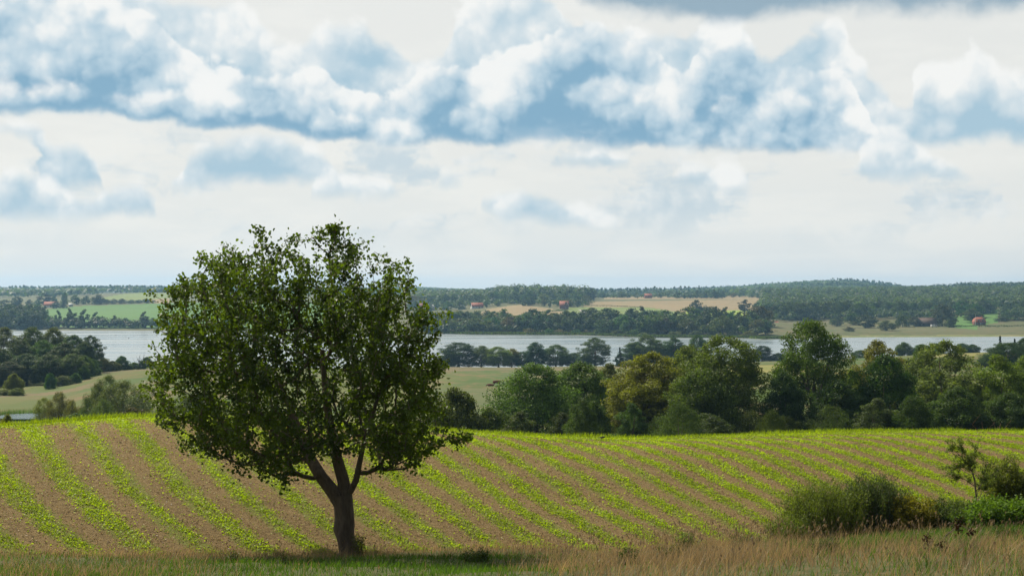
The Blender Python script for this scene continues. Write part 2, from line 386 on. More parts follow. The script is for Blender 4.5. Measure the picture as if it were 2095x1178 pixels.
def bil(G, Yg, t, Y):
    u = np.clip((t-TK[0])/(TK[1]-TK[0]), 0, len(TK)-1.001); i = u.astype(int); fu = u-i
    w = np.clip(np.log(np.maximum(Y, 1)/Yg[0])/np.log(Yg[-1]/Yg[0])*(len(Yg)-1), 0, len(Yg)-1.001); j = w.astype(int); fw = w-j
    return (G[i, j]*(1-fu)*(1-fw)+G[i+1, j]*fu*(1-fw)+G[i, j+1]*(1-fu)*fw+G[i+1, j+1]*fu*fw)
def bank_z(X, Y):
    z = np.where(Y < 26, -1.7-0.1385*Y, -5.301-0.163*(Y-26))
    return z+0.06*np.maximum(0, X-3.5)*np.clip((Y-14)/14, 0, 1)+(vnoise(np.stack([X*0.35+50, Y*0.35+50], -1), 3)-0.5)*0.22
def smax(a, b, k=0.12):
    return np.maximum(a, b)+k*np.log1p(np.exp(-np.abs(a-b)/k))
def field_z(X, Y):
    Yc = np.maximum(Y, 15.0); t = X/Yc
    return rolled(t, Yc, np.interp(t, TK, Y0T))
def H0(X, Y):
    """height of the ground relative to the eye"""
    X = np.asarray(X, float); Y = np.asarray(Y, float); sh = np.broadcast(X, Y).shape
    X = np.broadcast_to(X, sh).ravel(); Y = np.broadcast_to(Y, sh).ravel(); t = X/np.maximum(Y, 15.0)
    fz = field_z(X, Y)+(vnoise(np.stack([X*0.3+90, Y*0.3+90], -1), 5)-0.5)*0.10
    near = np.where(Y < 75, smax(bank_z(X, Y), fz), fz)
    val = bil(GV, YV, t, Y)+(fbm(np.stack([X*0.02+300, Y*0.02+300], -1), 9, 3)-0.5)*1.2*np.clip((Y-95)/60, 0, 1)
    pd = np.clip(1.6-np.hypot((X-float(T(62))*248.5)/6.6, (Y-248.5)/7.6), 0, 0.6)/0.6; val = val*(1-pd)+(-23.0)*pd        # basin of the pond
    z = np.where(Y < 95, near, np.maximum(near, val))
    Ys = CZ/np.interp(t, T(shore_px), K(shore_py))
    far = np.minimum(bil(GF, YF, t, Y), -CZ+0.35+(Y-Ys)*0.045)+(fbm(np.stack([X*0.006+700, Y*0.006+700], -1), 11, 3)-0.5)*np.clip((Y-Ys)*0.02, 0, 5)
    far = np.where(Y < Ys, -CZ-3.0+np.clip((Y-Ys+60)/60, 0, 1)*3.2, far)
    z = np.where(Y > 900, far, z)
    return z.reshape(sh)
def H(x, y): return float(H0(np.array([x]), np.array([y]))[0])+CZ
def at(px, Y): 
    x = float(T(px))*Y; return (x, Y, H(x, Y))

# ---- ground sheets
def fan(tt, YY):
    t, Y = np.meshgrid(tt, YY); X = t*np.maximum(Y, 15.0)
    V = np.stack([X, Y, H0(X, Y)+CZ], -1).reshape(-1, 3); n = len(tt)
    i = np.arange(len(YY)-1)[:, None]*n; j = np.arange(n-1)[None]
    return V, np.stack([i+j, i+j+1, i+n+j+1, i+n+j], -1).reshape(-1, 4)
def inpoly(px, py, poly):
    r = np.zeros(len(px), bool); q = poly[-1]
    for p in poly:
        c = ((p[1] > py) != (q[1] > py)); 
        with np.errstate(divide='ignore', invalid='ignore'):
            r ^= c & (px < (q[0]-p[0])*(py-p[1])/(q[1]-p[1])+p[0])
        q = p
    return r

ROWC = [11.0217, 13.4917, 3.1450, 0.5412, 0.4951, -0.4090, -1.0437, -0.8107, -0.3342, 0.3200]
def row_n(X, Y, lo=np.minimum, hi=np.maximum):
    """which drilled strip a point lies in: whole numbers down the middle of the strips, which bend gently over the hill"""
    x = lo(hi(X*(1/20.0), -1.4), 1.3); y = lo(hi((Y-48.0)*0.1, -1.4), 2.0); c = ROWC
    return x*c[1]+c[0]+y*c[2]+x*x*c[3]+x*y*c[4]+y*y*c[5]+x*x*x*c[6]+x*x*y*c[7]+x*y*y*c[8]+y*y*y*c[9]
# soil of the striped field: warm brown stubble, with a green flush of the smallest seedlings under the sown strips
m, nt, bs = new_mat('soil'); x, y, z = sep(pos(nt)); p = xyz(nt, x, y, z)
wob = (noise(nt, p, 0.5, 3)-0.5)*0.5
ph = row_n(x, y, lambda a, v: a.min(v), lambda a, v: a.max(v))+wob*0.6
fr = (math_node(nt, 'FRACT', ph+0.5)-0.5).abs()*2.0
n1 = noise(nt, p, 0.6, 6, 0.65); n2 = noise(nt, p, 8, 5, 0.8); n3 = noise(nt, p, 26, 3, 0.75)
c = mixc(nt, smooth(n1, 0.35, 0.65), (0.108, 0.070, 0.027), (0.152, 0.102, 0.040))
c = mixc(nt, smooth(n2, 0.40, 0.62), c, (0.215, 0.150, 0.064)); c = mixc(nt, smooth(n3, 0.57, 0.66), c, (0.37, 0.28, 0.15))
c = mixc(nt, smooth(n3, 0.45, 0.34), c, (0.055, 0.036, 0.022))
g = smooth(fr+(n2-0.5)*1.5, 0.62, 0.30)*smooth(n3, 0.38, 0.54)*0.75
c = mixc(nt, g, c, (0.135, 0.19, 0.022))
set_(nt, bs, Base_Color=c, Roughness=1.0); bs.inputs['Specular IOR Level'].default_value = 0.1
bump(nt, bs, n2+n3*0.5, 0.9, 0.06)
ground_mat('bank_grass', [(0.045, 0.062, 0.016), (0.07, 0.075, 0.025), (0.12, 0.09, 0.045)], 0.6, 5.0, b=0.6, bd=0.08)
ground_mat('meadow', [(0.046, 0.086, 0.012), (0.092, 0.104, 0.022), (0.135, 0.100, 0.040)], 0.035, 0.16, b=0.5, bd=0.5, stretch=(1, 0.22, 1))
ground_mat('brown_meadow', [(0.105, 0.095, 0.034), (0.145, 0.105, 0.050), (0.080, 0.095, 0.024)], 0.05, 0.2, stretch=(1, 0.25, 1))
ground_mat('shade_meadow', [(0.070, 0.095, 0.028), (0.09, 0.105, 0.035), (0.12, 0.11, 0.05)], 0.05, 0.4)
ground_mat('gold_meadow', [(0.19, 0.170, 0.040), (0.15, 0.165, 0.035), (0.22, 0.16, 0.07)], 0.03, 0.4)
ground_mat('far_meadow', [(0.072, 0.086, 0.026), (0.100, 0.100, 0.038), (0.145, 0.112, 0.058)], 0.012, 0.10)
ground_mat('far_grass', [(0.12, 0.17, 0.035), (0.15, 0.19, 0.045), (0.18, 0.18, 0.06)], 0.01, 0.08)
ground_mat('far_green', [(0.070, 0.150, 0.026), (0.080, 0.165, 0.03), (0.095, 0.160, 0.034)], 0.008, 0.07)
ground_mat('far_stubble', [(0.225, 0.165, 0.085), (0.255, 0.185, 0.095), (0.20, 0.165, 0.072)], 0.006, 0.09)
ground_mat('far_bright', [(0.20, 0.27, 0.035), (0.23, 0.28, 0.045), (0.18, 0.24, 0.04)], 0.01, 0.08)
ground_mat('wood_floor', [(0.035, 0.050, 0.018), (0.05, 0.06, 0.022), (0.07, 0.065, 0.03)], 0.03, 0.2)
ground_mat('lake_shore', [(0.11, 0.135, 0.032), (0.17, 0.165, 0.06), (0.24, 0.21, 0.11)], 0.03, 0.2)

YN = np.concatenate([np.linspace(-25, 20, 46)[:-1], np.geomspace(20, 100, 240)])
tn = np.linspace(-0.8, 0.8, 321)
V, Fq = fan(tn, YN); cx = V[Fq].mean(1)
isf = (field_z(cx[:, 0], cx[:, 1]) > bank_z(cx[:, 0], cx[:, 1])-0.02) & (cx[:, 1] > 28)
tag(link('striped_field', mesh_data('striped_field', V, Fq[isf], [MATS['soil']], True)), kind='structure')
tag(link('grass_bank', mesh_data('grass_bank', V, Fq[~isf], [MATS['bank_grass']], True)), kind='structure')
V, Fq = fan(np.linspace(-0.8, 0.8, 321), np.geomspace(100, 960, 200)); cx = V[Fq].mean(1)
ppx = cx[:, 0]/cx[:, 1]*F+1047.5; ppy = 589-(cx[:, 2]-CZ)/cx[:, 1]*F
mi = np.zeros(len(Fq), int)
mi[(cx[:, 1] < 210) & (ppx > 1000)] = 1
mi[(ppx > 880) & (ppx < 1200) & (ppy > 794) & (cx[:, 1] > 250)] = 1
mi[(ppx > 1500) & (ppx < 1700) & (ppy < 762) & (ppy > 747)] = 2; mi[(ppx > 1900) & (cx[:, 1] > 560)] = 2
mi[(ppx > 860) & (ppx < 1300) & (cx[:, 1] > 545+25*np.sin(ppx*0.02))] = 3; mi[(ppx > 150) & (ppx < 420) & (cx[:, 1] > 425+10*np.sin(ppx*0.05)) & (cx[:, 1] < 520)] = 3
mi[(ppx < 210) & (np.abs(cx[:, 1]-(318+0.16*ppx)) < 9)] = 3
tag(link('valley_meadow', mesh_data('valley_meadow', V, Fq, [MATS['meadow'], MATS['shade_meadow'], MATS['gold_meadow'], MATS['brown_meadow']], True, midx=mi)), kind='structure')
V, Fq = fan(np.linspace(-0.8, 0.8, 441), np.geomspace(960, 6500, 250)); cx = V[Fq].mean(1)
ppx = cx[:, 0]/cx[:, 1]*F+1047.5; ppy = 589-(cx[:, 2]-CZ)/cx[:, 1]*F
FM = ['far_meadow', 'far_green', 'far_stubble', 'far_grass', 'far_bright', 'wood_floor', 'lake_shore']
mi = np.zeros(len(Fq), int)
for name, poly in [
    ('far_green', [(60, 636), (160, 626), (340, 620), (700, 618), (700, 672), (200, 672), (60, 664)]),
    ('far_grass', [(195, 612), (240, 603), (290, 598), (345, 600), (345, 616)]), ('far_stubble', [(300, 613), (345, 610), (345, 620), (310, 621)]),
    ('far_stubble', [(-50, 630), (20, 628), (60, 640), (20, 648), (-50, 646)]),
    ('far_stubble', [(1190, 617), (1560, 612), (1560, 636), (1400, 640), (1200, 632)]), ('far_grass', [(1160, 628), (1330, 629), (1400, 640), (1400, 662), (1160, 662)]),
    ('far_bright', [(1400, 637), (1540, 634), (1570, 660), (1400, 660)]), ('far_stubble', [(1240, 604), (1560, 600), (1560, 612), (1240, 612)]),
    ('far_stubble', [(960, 650), (1000, 632), (1060, 623), (1130, 632), (1160, 640), (1070, 655)]),
    ('far_green', [(1935, 648), (1985, 645), (2000, 675), (1935, 668)]), ('far_green', [(2010, 640), (2050, 630), (2040, 660), (2010, 664)])]:
    mi[inpoly(ppx, ppy, poly)] = FM.index(name)
Ys = CZ/np.interp(cx[:, 0]/cx[:, 1], T(shore_px), K(shore_py))
mi[(cx[:, 1]-Ys < 14) & (ppx > 1500)] = 6; mi[cx[:, 1] > 2900] = 5
tag(link('far_hillside', mesh_data('far_hillside', V, Fq, [MATS[k] for k in FM], True, midx=mi)), kind='structure')

# ---- water
def water_mat(name, tint, scale, strength, rough):
    m, nt, bs = new_mat(name); x, y, z = sep(pos(nt))
    n1 = noise(nt, xyz(nt, x, y*1.6, z), scale, 6, 0.7); n2 = noise(nt, xyz(nt, x*0.12, y, z), 0.035, 4, 0.6)
    set_(nt, bs, Base_Color=tint, Roughness=smooth(n2, 0.38, 0.62, rough*0.55, rough*2.0)); bs.inputs['IOR'].default_value = 1.333
    bs.inputs['Specular IOR Level'].default_value = 0.5
    bump(nt, bs, n1, strength, 1.0)
    return m
water_mat('lake_water', (0.19, 0.225, 0.24), 0.5, 0.14, 0.20); water_mat('pond_water', (0.04, 0.06, 0.05), 1.2, 0.06, 0.06)
YY = np.linspace(560, 1420, 30); tt = np.linspace(-0.8, 0.8, 40)
t, Y = np.meshgrid(tt, YY); Vw = np.stack([t*Y, Y, np.zeros_like(Y)], -1).reshape(-1, 3)
i = np.arange(29)[:, None]*40; j = np.arange(39)[None]
tag(link('lake', mesh_data('lake', Vw, np.stack([i+j, i+j+1, i+41+j, i+40+j], -1).reshape(-1, 4), [MATS['lake_water']])), kind='structure')

# ------------------------------------------------------------------ trees
leaf_mat('foliage', 0.40, 0.12, val=0.55, yellow=(1.15, 1.05, 0.4)); leaf_mat('lone_leaf', 0.42, 0.28, obj_col=False, col=(0.074, 0.122, 0.016), val=0.6, yellow=(1.4, 1.05, 0.5))
leaf_mat('crop_leaf', 0.50, 0.15, obj_col=False, col=(0.255, 0.345, 0.020), val=0.5, through=(1.3, 1.3, 0.4))
leaf_mat('dry_blade', 0.40, 0.15, obj_col=False, col=(0.25, 0.195, 0.125), val=0.5, yellow=(1.2, 1.1, 0.9), through=(1.15, 1.0, 0.75))
leaf_mat('green_blade', 0.45, 0.2, obj_col=False, col=(0.065, 0.120, 0.022), val=0.42)
plain_mat('bark', (0.17, 0.13, 0.10), 0.95, 0.75, 4.0, 0.1, 1.0, (4, 4, 0.9)); plain_mat('far_bark', (0.06, 0.05, 0.04), 0.95, 0.3)
MF, MBK = MATS['foliage'], MATS['bark']

PROF = {   # radius of the crown over its height, bottom to top
    'round': [(0, .55), (.12, .86), (.35, 1), (.6, .97), (.8, .78), (.93, .5), (1, .25)],
    'broad': [(0, .85), (.2, 1), (.45, .98), (.7, .85), (.88, .6), (1, .28)],
    'oak':   [(0, 1), (.18, .96), (.32, .80), (.42, .80), (.58, 1), (.78, .92), (.92, .68), (1, .35)],
    'tall':  [(0, .65), (.2, .95), (.5, 1), (.75, .82), (.9, .55), (1, .2)],
    'cone':  [(0, 1), (.25, .82), (.5, .58), (.75, .33), (.92, .12), (1, .02)],
    'bush':  [(0, 1), (.25, 1), (.5, .95), (.75, .78), (.9, .52), (1, .25)],
    'slim':  [(0, .6), (.3, 1), (.6, .85), (.85, .5), (1, .05)],
}
def rand_dirs(n):
    d = RNG.normal(size=(n, 3)); return d/np.linalg.norm(d, axis=1)[:, None]
def crown_mesh(W, Hh, z0, prof, nclump, nleaf, ls, rc=(0.11, 0.19), lump=0.16, droop=0.0, wide=0.62):
    """leaf clumps through the crown's volume; returns V, F, tint and the clump centres"""
    p = np.array(PROF[prof]); v = (np.arange(nclump)+RNG.random(nclump))/nclump; ang = RNG.random(nclump)*2*math.pi
    rr = np.interp(v, p[:, 0], p[:, 1])*W/2*(1+lump*RNG.normal(size=nclump))
    rf = np.sqrt(0.18+0.82*RNG.random(nclump)); r = np.maximum(0, rr*rf-0.08*W*rf)
    C = np.stack([r*np.cos(ang), r*np.sin(ang), z0+v*(Hh-z0)*0.95], -1)
    pr = np.interp(v, p[:, 0], p[:, 1]); R = W*(rc[0]+(rc[1]-rc[0])*RNG.random(nclump))*(np.clip(pr, 0.62, 1) if prof not in ('cone', 'slim') else np.clip(pr, 0.3, 1))
    C[:, 2] = np.clip(C[:, 2], 0, Hh-R*0.7)
    k = RNG.choice(nclump, nleaf, p=R**2/np.sum(R**2)); D = rand_dirs(nleaf); D[:, 2] = D[:, 2]*0.9+0.12
    q = C[k]+D*(R[k]*(0.45+0.62*RNG.random(nleaf)**0.6))[:, None]*np.array([1, 1, 0.78])
    q[:, 2] = np.maximum(q[:, 2]-droop*R[k]*RNG.random(nleaf), 0.05*Hh*RNG.random(nleaf))
    N = D*0.7+rand_dirs(nleaf)*0.75+np.array([0, 0, 0.25])
    V, Fq = leaves(q, N, ls*(0.65+0.7*RNG.random(nleaf)), wide)
    tint = np.clip(0.5+0.5*(RNG.random(nclump)[k]-0.5)+0.7*(RNG.random(nleaf)-0.5), 0, 1)
    return V, Fq, np.repeat(tint, 4), C
def trunk_mesh(C, Hh, W, r0, z0, limbs=7):
    top = np.array([RNG.normal()*0.03*W, RNG.normal()*0.03*W, z0+(Hh-z0)*0.55])
    s = np.linspace(0, 1, 7)[:, None]; ax = top*s+np.stack([np.sin(s[:, 0]*5)*0.02*W, np.cos(s[:, 0]*4)*0.02*W-0.02*W, 0*s[:, 0]], -1)*s
    parts = [tube(ax, r0*np.array([1.35, 1, .88, .75, .6, .42, .2]), 7)]
    for c in C[RNG.choice(len(C), min(limbs, len(C)), replace=False)]:
        a = ax[RNG.integers(2, 5)]; s = np.linspace(0, 1, 5)[:, None]
        pth = a*(1-s)+c*s; pth[:, 2] -= (np.sin(s[:, 0]*math.pi)*0.04*W); parts.append(tube(pth, r0*np.array([.5, .4, .3, .2, .08]), 5))
    return cat(parts)
PROTO = {}
def proto(key, W, Hh, z0, prof, nclump, nleaf, ls, r0=None, far=False, **k):
    V, Fq, ti, C = crown_mesh(W, Hh, z0, prof, nclump, nleaf, ls, **k)
    tv, tf = trunk_mesh(C, Hh, W, r0 or 0.022*Hh, max(z0, 0.12*Hh), 3 if far else 8)
    if far:
        n = len(V); VV = np.concatenate([V, tv]); FF = np.concatenate([Fq, tf+n])
        me = mesh_data(key, VV, FF, [MF, MATS['far_bark']], tint=np.concatenate([ti, np.full(len(tv), .5)]), midx=np.r_[np.zeros(len(Fq)), np.ones(len(tf))])
        PROTO[key] = dict(W=W, H=Hh, one=me)
    else:
        PROTO[key] = dict(W=W, H=Hh, crown=mesh_data(key+'_crown', V, Fq, [MF], tint=ti), trunk=mesh_data(key+'_trunk', tv, tf, [MBK], True))
proto('round', 12, 15, 1.0, 'round', 150, 34000, 0.27, rc=(0.09, 0.15), lump=0.08)
proto('broad', 15, 14, 0.6, 'broad', 190, 42000, 0.27, rc=(0.075, 0.13), lump=0.08)
proto('oak', 13, 19, 1.0, 'oak', 200, 44000, 0.27, rc=(0.08, 0.135), lump=0.07)
proto('tall', 10, 17, 0.8, 'tall', 150, 30000, 0.26, rc=(0.09, 0.15), lump=0.08)
proto('airy', 13, 15, 0.8, 'round', 240, 34000, 0.25, rc=(0.05, 0.10), lump=0.12)
proto('shrub', 9, 6, 0.1, 'bush', 110, 20000, 0.23, rc=(0.09, 0.15), lump=0.08)
proto('willow', 11, 8, 0.1, 'bush', 130, 28000, 0.20, rc=(0.07, 0.13), droop=0.5, wide=0.4, lump=0.08)
proto('spruce', 6, 13, 0.6, 'cone', 120, 10000, 0.26, rc=(0.08, 0.14), lump=0.08, droop=0.6)
for i in range(3):
    proto(f'far_round{i}', 12, 14, 1.0, 'round', 34, 1900, 0.95, far=True, rc=(0.13, 0.22))
    proto(f'far_broad{i}', 15, 13, 0.5, 'broad', 40, 2100, 0.95, far=True, rc=(0.11, 0.19))
proto('far_tall0', 9, 17, 1.0, 'tall', 36, 1800, 0.9, far=True, rc=(0.13, 0.2)); proto('far_tall1', 8, 18, 0.8, 'slim', 36, 1700, 0.9, far=True, rc=(0.13, 0.2))
proto('far_cone0', 7, 16, 0.6, 'cone', 40, 1400, 0.85, far=True, rc=(0.1, 0.18), lump=0.06)
proto('far_bush0', 9, 6, 0.1, 'bush', 26, 1300, 0.8, far=True, rc=(0.13, 0.22)); proto('far_bush1', 11, 6, 0.1, 'bush', 30, 1300, 0.8, far=True, rc=(0.12, 0.2))

DARK, MID, OLIVE, YEL, GREY, LITE, BROWN, BLUE = ((0.046, 0.076, 0.024), (0.066, 0.108, 0.030), (0.098, 0.118, 0.032), (0.15, 0.145, 0.034),
    (0.095, 0.120, 0.062), (0.094, 0.145, 0.032), (0.085, 0.070, 0.036), (0.048, 0.082, 0.038))
def jit(c, a=0.12): return tuple(v*(1+a*RNG.normal()) for v in c)+(1.0,)
ROWL = {}
def ordinal(n):
    one = 'zeroth first second third fourth fifth sixth seventh eighth ninth tenth eleventh twelfth thirteenth fourteenth fifteenth sixteenth seventeenth eighteenth nineteenth'.split()
    ten = {2: 'twent', 3: 'thirt', 4: 'fort', 5: 'fift', 6: 'sixt', 7: 'sevent', 8: 'eight', 9: 'ninet'}
    if n < 20: return one[n]
    if n >= 100: return 'hundred and '+ordinal(n-100)
    return ten[n//10]+('ieth' if n % 10 == 0 else 'y-'+one[n % 10])
def plant_tree(key, name, px, Y, top=None, w=None, c=MID, h=None, label=None, where=None, group=None, rz=None, sink=0.0, look='', kindw='tree', catg='tree', wf=1.0):
    """a copy of a model tree: foot on the ground at photo column px and distance Y, top at photo row top, w photo pixels wide"""
    P_ = PROTO[key]; x, y, z = at(px, Y); z -= sink
    hh = h if h else (CZ-(top-589)/F*Y)-z
    ww = w*1.12/F*Y if w else P_['W']*hh/P_['H']*(0.85+0.3*RNG.random())*wf
    sc = (ww/P_['W'], ww/P_['W'], hh/P_['H']); rz = RNG.random()*6.28 if rz is None else rz
    if 'one' in P_: o = link(name, P_['one'], None, (x, y, z), rz, sc); o.color = jit(c)
    else:
        o = link(name, None, None, (x, y, z), rz, sc); o.empty_display_size = 0.5
        link('trunk', P_['trunk'], o); cr = link('crown', P_['crown'], o); cr.color = jit(c, 0.06); tag(cr, kind='stuff')
    tag(o, label, catg, group)
    if where: ROWL.setdefault((where, kindw), []).append((px, o, look))
    return o
def finish_rows():
    for (where, kindw), L in ROWL.items():
        L.sort(key=lambda q: q[0]); n = len(L)
        for i, (px, o, look) in enumerate(L):
            k, side = (i+1, 'left') if i < (n+1)//2 else (n-i, 'right')
            od = '' if k == 1 else ordinal(k)+' '
            o['label'] = f"{look} {kindw} {where}, " .strip().replace('  ', ' ')+(f"{od}from {side}" if k > 1 else f"{side}most one"); o['group'] = f"{kindw}s {where}"

# ---- wood behind the field crest (nothing but crowns shows: the crest hides the feet)
def wood(key, name, px, Y, top, w, c, label, catg='tree', **k): return plant_tree(key, name, px, Y, top, w, c, label=label, catg=catg, group='wood behind the striped field', **k)
wood('shrub', 'dull_shrub', 935, 150, 795, 150, (0.070, 0.095, 0.025), 'dull green shrub behind the crest, just right of the lone tree', 'shrub')
wood('shrub', 'dull_shrub', 1005, 150, 835, 110, (0.068, 0.105, 0.029), 'low dark shrub at left foot of the wood behind the crest', 'shrub')
wood('broad', 'ash_tree', 1092, 165, 741, 205, (0.086, 0.143, 0.036), 'silvery green broad ash tree at left end of the wood')
wood('round', 'ash_tree', 1188, 180, 738, 165, (0.084, 0.121, 0.027), 'green ash tree between the leftmost ash and the yellowish tree')
wood('tall', 'ash_tree', 1246, 200, 740, 95, (0.090, 0.105, 0.027), 'small brownish green tree peeping out left of the yellowish tree')
wood('airy', 'maple_tree', 1330, 170, 715, 215, (0.161, 0.175, 0.027), 'yellowish olive tree in the middle of the wood')
wood('round', 'maple_tree', 1322, 172, 742, 180, (0.135, 0.149, 0.027), 'olive lower tree right under the yellowish crown')
wood('round', 'maple_tree', 1410, 215, 704, 120, (0.115, 0.146, 0.025), 'olive green crown showing behind, right of the yellowish tree')
wood('oak', 'lime_tree', 1482, 165, 682, 190, (0.092, 0.139, 0.025), 'tall green tree with rounded top right of the yellowish tree')
wood('broad', 'lime_tree', 1440, 160, 752, 175, (0.070, 0.108, 0.025), 'dark green lower tree between yellowish tree and tall rounded tree')
wood('oak', 'oak_tree', 1662, 165, 649, 172, (0.073, 0.124, 0.021), 'tallest dark green oak rising above the lake in the wood')
wood('round', 'oak_tree', 1602, 160, 758, 100, (0.043, 0.072, 0.021), 'dark low tree at left foot of the tallest oak')
wood('round', 'oak_tree', 1715, 158, 775, 130, (0.045, 0.079, 0.021), 'dark low tree at right foot of the tallest oak')
wood('airy', 'poplar_tree', 1795, 180, 690, 150, (0.138, 0.159, 0.036), 'thin yellowish crown reaching over the water right of the tallest oak')
wood('tall', 'poplar_tree', 1742, 172, 752, 60, (0.168, 0.222, 0.032), 'small bright yellow-green tree tucked right of the tallest oak')
wood('round', 'alder_tree', 1812, 160, 722, 140, (0.043, 0.079, 0.021), 'very dark rounded tree below the thin yellowish crown')
wood('airy', 'willow_tree', 1928, 165, 690, 190, (0.131, 0.171, 0.065), 'silvery grey-green willow tree in right part of the wood')
wood('tall', 'willow_tree', 1885, 185, 702, 80, (0.070, 0.101, 0.032), 'narrow dark tree left of the silvery willow', )
wood('round', 'hazel_tree', 1960, 150, 790, 140, (0.056, 0.092, 0.027), 'dark low tree under the silvery willow')
wood('tall', 'hazel_tree', 2042, 160, 722, 135, (0.131, 0.166, 0.029), 'yellowish green pointed tree right of the silvery willow')
wood('broad', 'hazel_tree', 2100, 165, 728, 140, (0.115, 0.166, 0.044), 'pale green tree cut by the right edge of the picture')
wood('round', 'hazel_tree', 2072, 150, 800, 130, (0.048, 0.083, 0.023), 'dark low tree in the right corner of the wood')
wood('spruce', 'young_spruce', 1605, 178, 742, 45, (0.036, 0.072, 0.027), 'small dark pointed spruce left of the tallest oak')
for i in range(22):
    px = 1030+i*50+RNG.uniform(-22, 22)
    plant_tree(['shrub', 'round', 'willow', 'tall', 'broad'][RNG.integers(5)], 'undergrowth_shrub', px, RNG.uniform(142, 156), RNG.uniform(805, 858), RNG.uniform(75, 130), [(0.045, 0.071, 0.022), (0.055, 0.083, 0.026), (0.065, 0.092, 0.036)][RNG.integers(3)], where='in dark undergrowth along the crest', kindw='shrub', catg='shrub', look='low dark', sink=0.5)
# ---- beyond: right hand edge, near shore of the lake
def shore(key, px, Y, top, w, c, label, name='shore_tree', catg='tree'): return plant_tree(key, name, px, Y, top, w, c, label=label, catg=catg, group='trees on the near shore')
shore('spruce', 2046, 420, 684, 40, (0.029, 0.062, 0.028), 'dark pointed spruce above the water near the right edge', 'spruce_tree')
shore('spruce', 2076, 425, 690, 36, (0.032, 0.065, 0.028), 'second dark spruce right of the pointed one, at right edge', 'spruce_tree')
shore('round', 2098, 425, 690, 50, (0.040, 0.078, 0.027), 'dark round tree cut by the right edge above the spruces', )
shore('broad', 2062, 400, 700, 110, (0.042, 0.081, 0.027), 'dark bushy mass below the two spruces at right edge')
shore('shrub', 2020, 410, 730, 50, (0.044, 0.081, 0.028), 'low dark shrub left of the spruces by golden strip', 'shore_shrub', 'shrub')
for px, top, w, c, lk in [(905, 726, 40, MID, 'mid green'), (920, 716, 36, MID, 'mid green'), (985, 706, 54, (0.089, 0.150, 0.038), 'light green'), (1020, 708, 62, (0.142, 0.182, 0.048), 'pale yellowish'), (1047, 712, 44, (0.168, 0.195, 0.043), 'yellow tipped'), (1068, 719, 44, MID, 'mid green'),
                      (1137, 704, 62, (0.074, 0.130, 0.032), 'green'), (1176, 721, 54, (0.048, 0.094, 0.027), 'dark low'), (1196, 727, 40, (0.048, 0.094, 0.027), 'dark low'), (1300, 700, 70, BLUE, 'dull green'), (1345, 702, 110, (0.061, 0.104, 0.034), 'dull green'), (1400, 706, 70, (0.061, 0.109, 0.030), 'green')]:
    plant_tree('round' if w < 70 else 'broad', 'shore_tree', px, 690+10*RNG.random(), top, w, c, where='in the row on the near lake shore', look=lk)
shore('oak', 938, 690, 699, 78, (0.036, 0.070, 0.023), 'dark round oak at left of the near shore row, against the water')
shore('round', 1096, 690, 699, 52, (0.032, 0.065, 0.023), 'very dark round tree in middle of the near shore row')
shore('airy', 1218, 690, 689, 72, (0.065, 0.096, 0.034), 'big rounded thin-leaved tree with brownish middle on the near shore')
shore('spruce', 1268, 640, 708, 30, (0.025, 0.055, 0.025), 'small dark spruce right of the big thin-leaved shore tree', 'spruce_tree')
shore('airy', 1322, 690, 683, 76, (0.079, 0.111, 0.044), 'grey-green wide crown standing out above the near shore row')
shore('tall', 1378, 690, 689, 60, (0.046, 0.094, 0.027), 'dark ragged crown right of the grey-green wide crown by water')
shore('round', 1428, 690, 684, 44, (0.059, 0.107, 0.028), 'round green crown beside the tall rounded tree, against the water')
shore('oak', 1560, 700, 706, 42, (0.029, 0.060, 0.025), 'small dark lone tree on the near shore left of the tallest oak')
shore('shrub', 1592, 700, 722, 40, (0.027, 0.055, 0.023), 'dark hedge shrub beside small dark lone shore tree', 'shore_shrub', 'shrub')
for px, top, w in [(1850, 700, 40), (1885, 704, 44), (1915, 702, 40), (1968, 702, 36), (1990, 704, 30), (1760, 716, 40)]:
    plant_tree('shrub', 'shore_shrub', px, 660, top, w, (0.065, 0.117, 0.032), where='low by the water at right', kindw='shrub', catg='shrub', look='light green')
# ---- left: dark wood, scattered bushes, willows by the pond
LW = [(8, 667, 80, 430, OLIVE), (68, 667, 78, 430, (0.065, 0.104, 0.025)), (112, 668, 70, 430, OLIVE), (150, 684, 74, 425, (0.055, 0.091, 0.027)), (40, 694, 84, 410, DARK), (90, 694, 72, 408, (0.074, 0.125, 0.028)), (132, 700, 76, 405, DARK),
      (2, 712, 80, 395, DARK), (55, 722, 84, 392, BLUE), (100, 724, 78, 388, DARK), (150, 722, 68, 390, (0.063, 0.112, 0.027)), (20, 738, 74, 385, BLUE), (172, 700, 56, 420, DARK), (-40, 690, 90, 410, DARK)]
for px, top, w, Y, c in LW:
    plant_tree('round' if RNG.random() < .6 else 'tall', 'wood_tree', px, Y, top, w, c, where='in the dark wood at left edge', look='olive topped' if c == OLIVE else ('light green' if c[1] > .08 else 'dark green'))
plant_tree('airy', 'wood_tree', 186, 425, 684, 62, (0.042, 0.073, 0.025), label='ragged dark tree leaning out over the lake at end of left wood', catg='tree', group='trees on the near shore')
